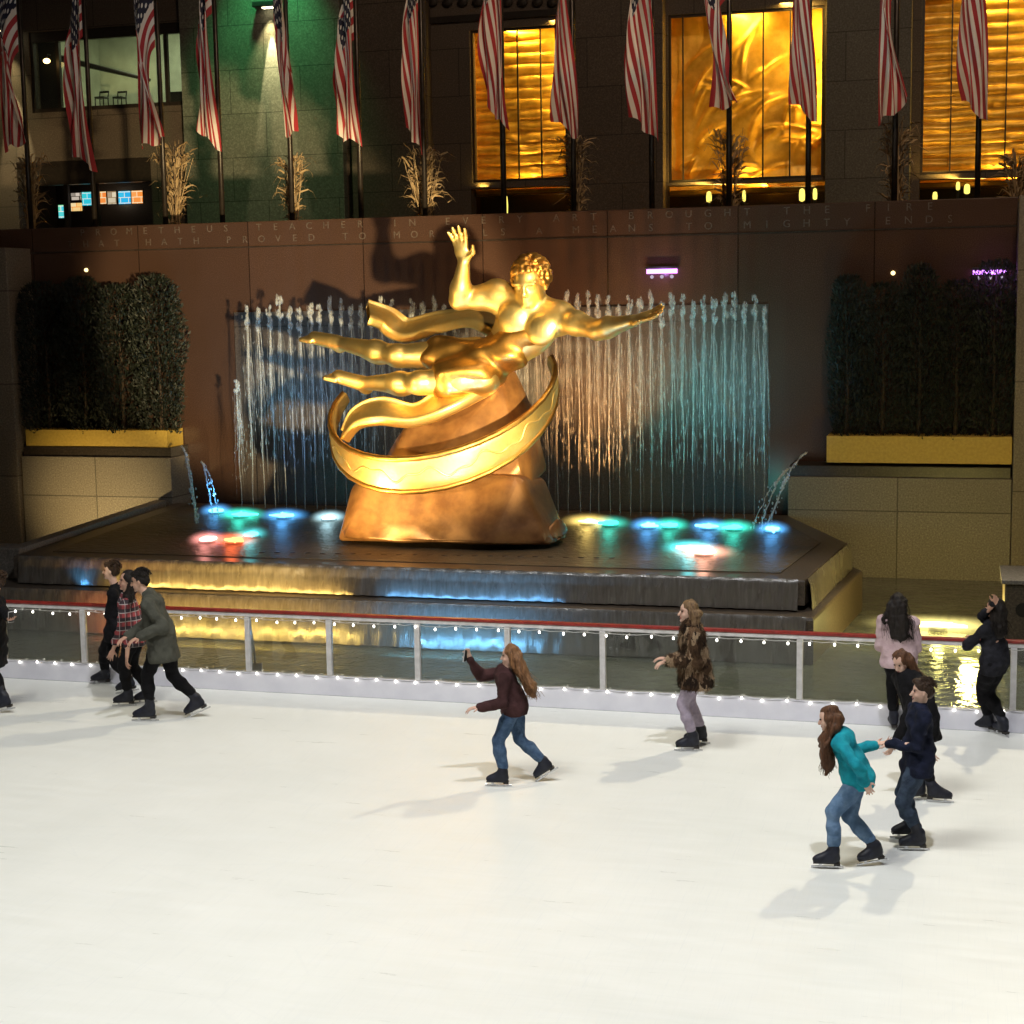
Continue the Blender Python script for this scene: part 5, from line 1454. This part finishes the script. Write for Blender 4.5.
# far left edge, dark coat
person('person in a long black coat cut off by the left edge of the photo', 17.1, LEFT, 1.72, [(-20, 716, LEFT, 0), (4, 711, LEFT, 12)], (-8, 640), (-6, 600), (-4, 582),
       [(-18, 640, -.1), (9, 618, -.25)], st=dict(legs=C_BLACK, top=C_BLACK, length=.34, flare=.015, hair='short', hairm=H_DARK), seed=11)
# group of three at the left
person('person in dark clothes half hidden behind the plaid shirt', 18.45, LEFT, 1.70, [(102, 684, LEFT, 0), (128, 692, LEFT, 10)], (117, 625), (116, 588), (111, 571),
       [(118, 632, -.2), (112, 636, .1)], st=dict(legs=C_BLACK, top=C_BLACK, length=.12, hair='short', hairm=H_DARK, skin=M['skin2']), seed=12)
person('person in a red plaid shirt with long dark hair, in the left group', 17.66, LEFT+6, 1.66, [(125, 706, LEFT+5, 0), (146, 703, LEFT, 4)], (134, 640), (127, 598), (127, 581),
       [(113, 650, -.18), (127, 657, -.32)], hface=LEFT+25, st=dict(legs=C_BLACK, top=C_PLAID, topname='shirt', length=.10, bulk=.018, hair='long', hairm=H_BLACK, flow=[(.02, -.03, -.2), (.02, -.05, -.32)], cuff=.62), seed=13)
person('person in an olive grey hooded coat pushing off with one leg stretched behind', 17.05, LEFT, 1.82, [(146, 721, LEFT, 0), (199, 713, LEFT+6, 24)], (163, 648), (150, 598), (140, 581),
       [(140, 637, -.35), (128, 636, -.22)], hpitch=12, st=dict(legs=C_BLACK, top=C_OLIVE, topname='coat', length=.20, bulk=.032, flare=.01, collar=.05, hair='short', hairm=H_BLACK), elbow=[(-.4, -.3, -1), (-.4, .3, -1)], seed=14)
# woman in maroon jacket
person('person in a maroon jacket and jeans with long flowing light hair', 15.6, LEFT, 1.50, [(499, 786, LEFT-5, 0), (548, 775, LEFT+2, 32)], (514, 718), (503, 670), (510, 656),
       [(479, 707, -.35), (470, 659, -.1, (0, 0, .4))], hpitch=5, st=dict(ext=.955, legs=C_JEANS, top=C_MAROON, length=.06, bulk=.016, hair='long', hairm=H_LIGHT, flow=[(.13, 0, -.16), (.23, 0, -.34), (.26, 0, -.42)], tipr=.05, skin=M['skin2'], hem=.80), elbow=[(-.3, -.4, -1), (.1, .2, -.6)], seed=15)
# woman in fur coat
person('person in a mottled brown fur coat and lilac tights standing upright', 17.2, LEFT+2, 1.70, [(689, 751, LEFT-4, 0), (697, 744, LEFT, 0)], (695, 674), (691, 627), (688, 612),
       [(669, 659, -.2), (668, 661, .05)], hface=LEFT+12, st=dict(legs=C_TIGHTS, top=C_FUR, topname='fur_coat', length=.17, bulk=.042, flare=.022, furry=True, collar=.05, hair='long', hairm=H_BLOND, flow=[(.05, 0, -.16), (.08, 0, -.26)], loose=.002, skin=M['skin2']), elbow=[(-.6, -.2, -1), (-.6, .2, -1)], seed=16)
# woman in pink, leaning on the barrier
person('person in a pale pink sweater with long black hair, seen from behind at the barrier', 18.4, 4, 1.66, [(893, 728, 12, 0), (908, 729, -8, 0)], (899, 664), (898, 618), (898, 604),
       [(890, 641, .30), (906, 641, .30)], hface=-6, hpitch=10, st=dict(legs=C_BLACK, top=C_PINK, topname='sweater', length=.10, bulk=.03, hair='long', hairm=H_BLACK, flow=[(.0, -.10, -.20), (.03, -.12, -.36)], tipr=.05), elbow=[(-.6, -.45, -1), (-.6, .45, -1)], seed=17)
# dark girl behind the boy
person('person in a black coat with long brown hair bending forward behind the navy boy', 16.1, LEFT+30, 1.56, [(916, 800, LEFT+20, 0), (938, 802, LEFT+165, 0)], (922, 727), (908, 676), (901, 662),
       [(894, 744, -.12), (928, 748, -.2)], hface=LEFT+45, hpitch=30, st=dict(legs=C_BLACK, top=C_BLACK, topname='coat', length=.20, bulk=.03, hair='long', hairm=H_BROWN, flow=[(.10, .03, -.16), (.14, .04, -.34), (.13, .04, -.42)], tipr=.05, skin=M['skin2']), seed=18)
# woman at right edge
person('person in black with one arm raised, at the barrier by the right edge', 18.45, 55, 1.66, [(984, 731, 75, 0), (1001, 735, 35, 0)], (994, 664), (993, 622), (994, 609),
       [(972, 638, .22, (-.5, .3, 0)), (994, 604, -.16, (-.2, -.2, .5))], hface=60, hpitch=-6, st=dict(legs=C_BLACK, top=C_GREY, topname='cardigan', length=.10, bulk=.004, loose=.016, hair='long', hairm=H_BLACK, flow=[(.06, -.04, -.18), (.08, -.04, -.28)]), elbow=[(0, -1, -.6), (.7, .4, -.8)], seed=19)
# teal girl and navy boy, holding hands
tY, nY = 13.95, 14.4
_, gi = person('person in a teal jacket and jeans with long brown hair, towing another by the hand', tY, LEFT, 1.52, [(828, 868, LEFT-6, 0), (873, 863, LEFT+8, 8)], (858, 782), (839, 735), (829, 719),
       [(866, 783, -.22, (.2, 0, -.6)), (876, 744, .40, (.3, 0, -.05))], hface=LEFT-12, hpitch=14, st=dict(ext=.94, legs=C_LJEANS, top=C_TEAL, length=.07, bulk=.015, hair='long', hairm=H_BROWN, flow=[(-.02, -.02, -.2), (-.01, -.03, -.38), (.0, -.03, -.46)], tipr=.055, skin=M['skin2']), elbow=[(-.6, -.5, -.8), (-.3, .6, -.6)], seed=20, tw=-20)
person('person in a navy jacket and dark jeans being towed by the hand', nY, LEFT, 1.56, [(914, 850, LEFT-4, 0), (906, 838, LEFT+2, 0)], (917, 763), (920, 708), (922, 692),
       [(889, 744, -.05, (-.4, 0, .0)), (912, 765, .25)], st=dict(legs=C_DJEANS, top=C_NAVY, length=.09, bulk=.018, hair='short', hairm=H_DARK, skin=M['skin2']), elbow=[(-.2, -.4, -1), (-.5, .3, -1)], seed=21)

# things held: a phone in the raised hand of the skater in maroon, one at the left edge
def phone(px, py, Y, label, rz, case):
    q = P(px, py, Y); t = thing('phone', q, label, 'phone')
    t.rotation_euler = (.2, 0, rz)
    MB((0, 0, 0)).box(-.037, .037, -.005, .005, -.072, .072, .004).build('case', case, t)
    MB((0, 0, 0)).box(-.033, .033, -.0075, -.0055, -.064, .064).build('display', M['seatblack'], t)
phone(466, 655, 15.46, 'small pale phone held up by the skater in the maroon jacket', 1.2, M['post'])
phone(11, 617, 16.8, 'white phone held by the skater at the left edge', 1.0, M['post'])

scene.cycles.max_bounces = 8; scene.cycles.transparent_max_bounces = 24
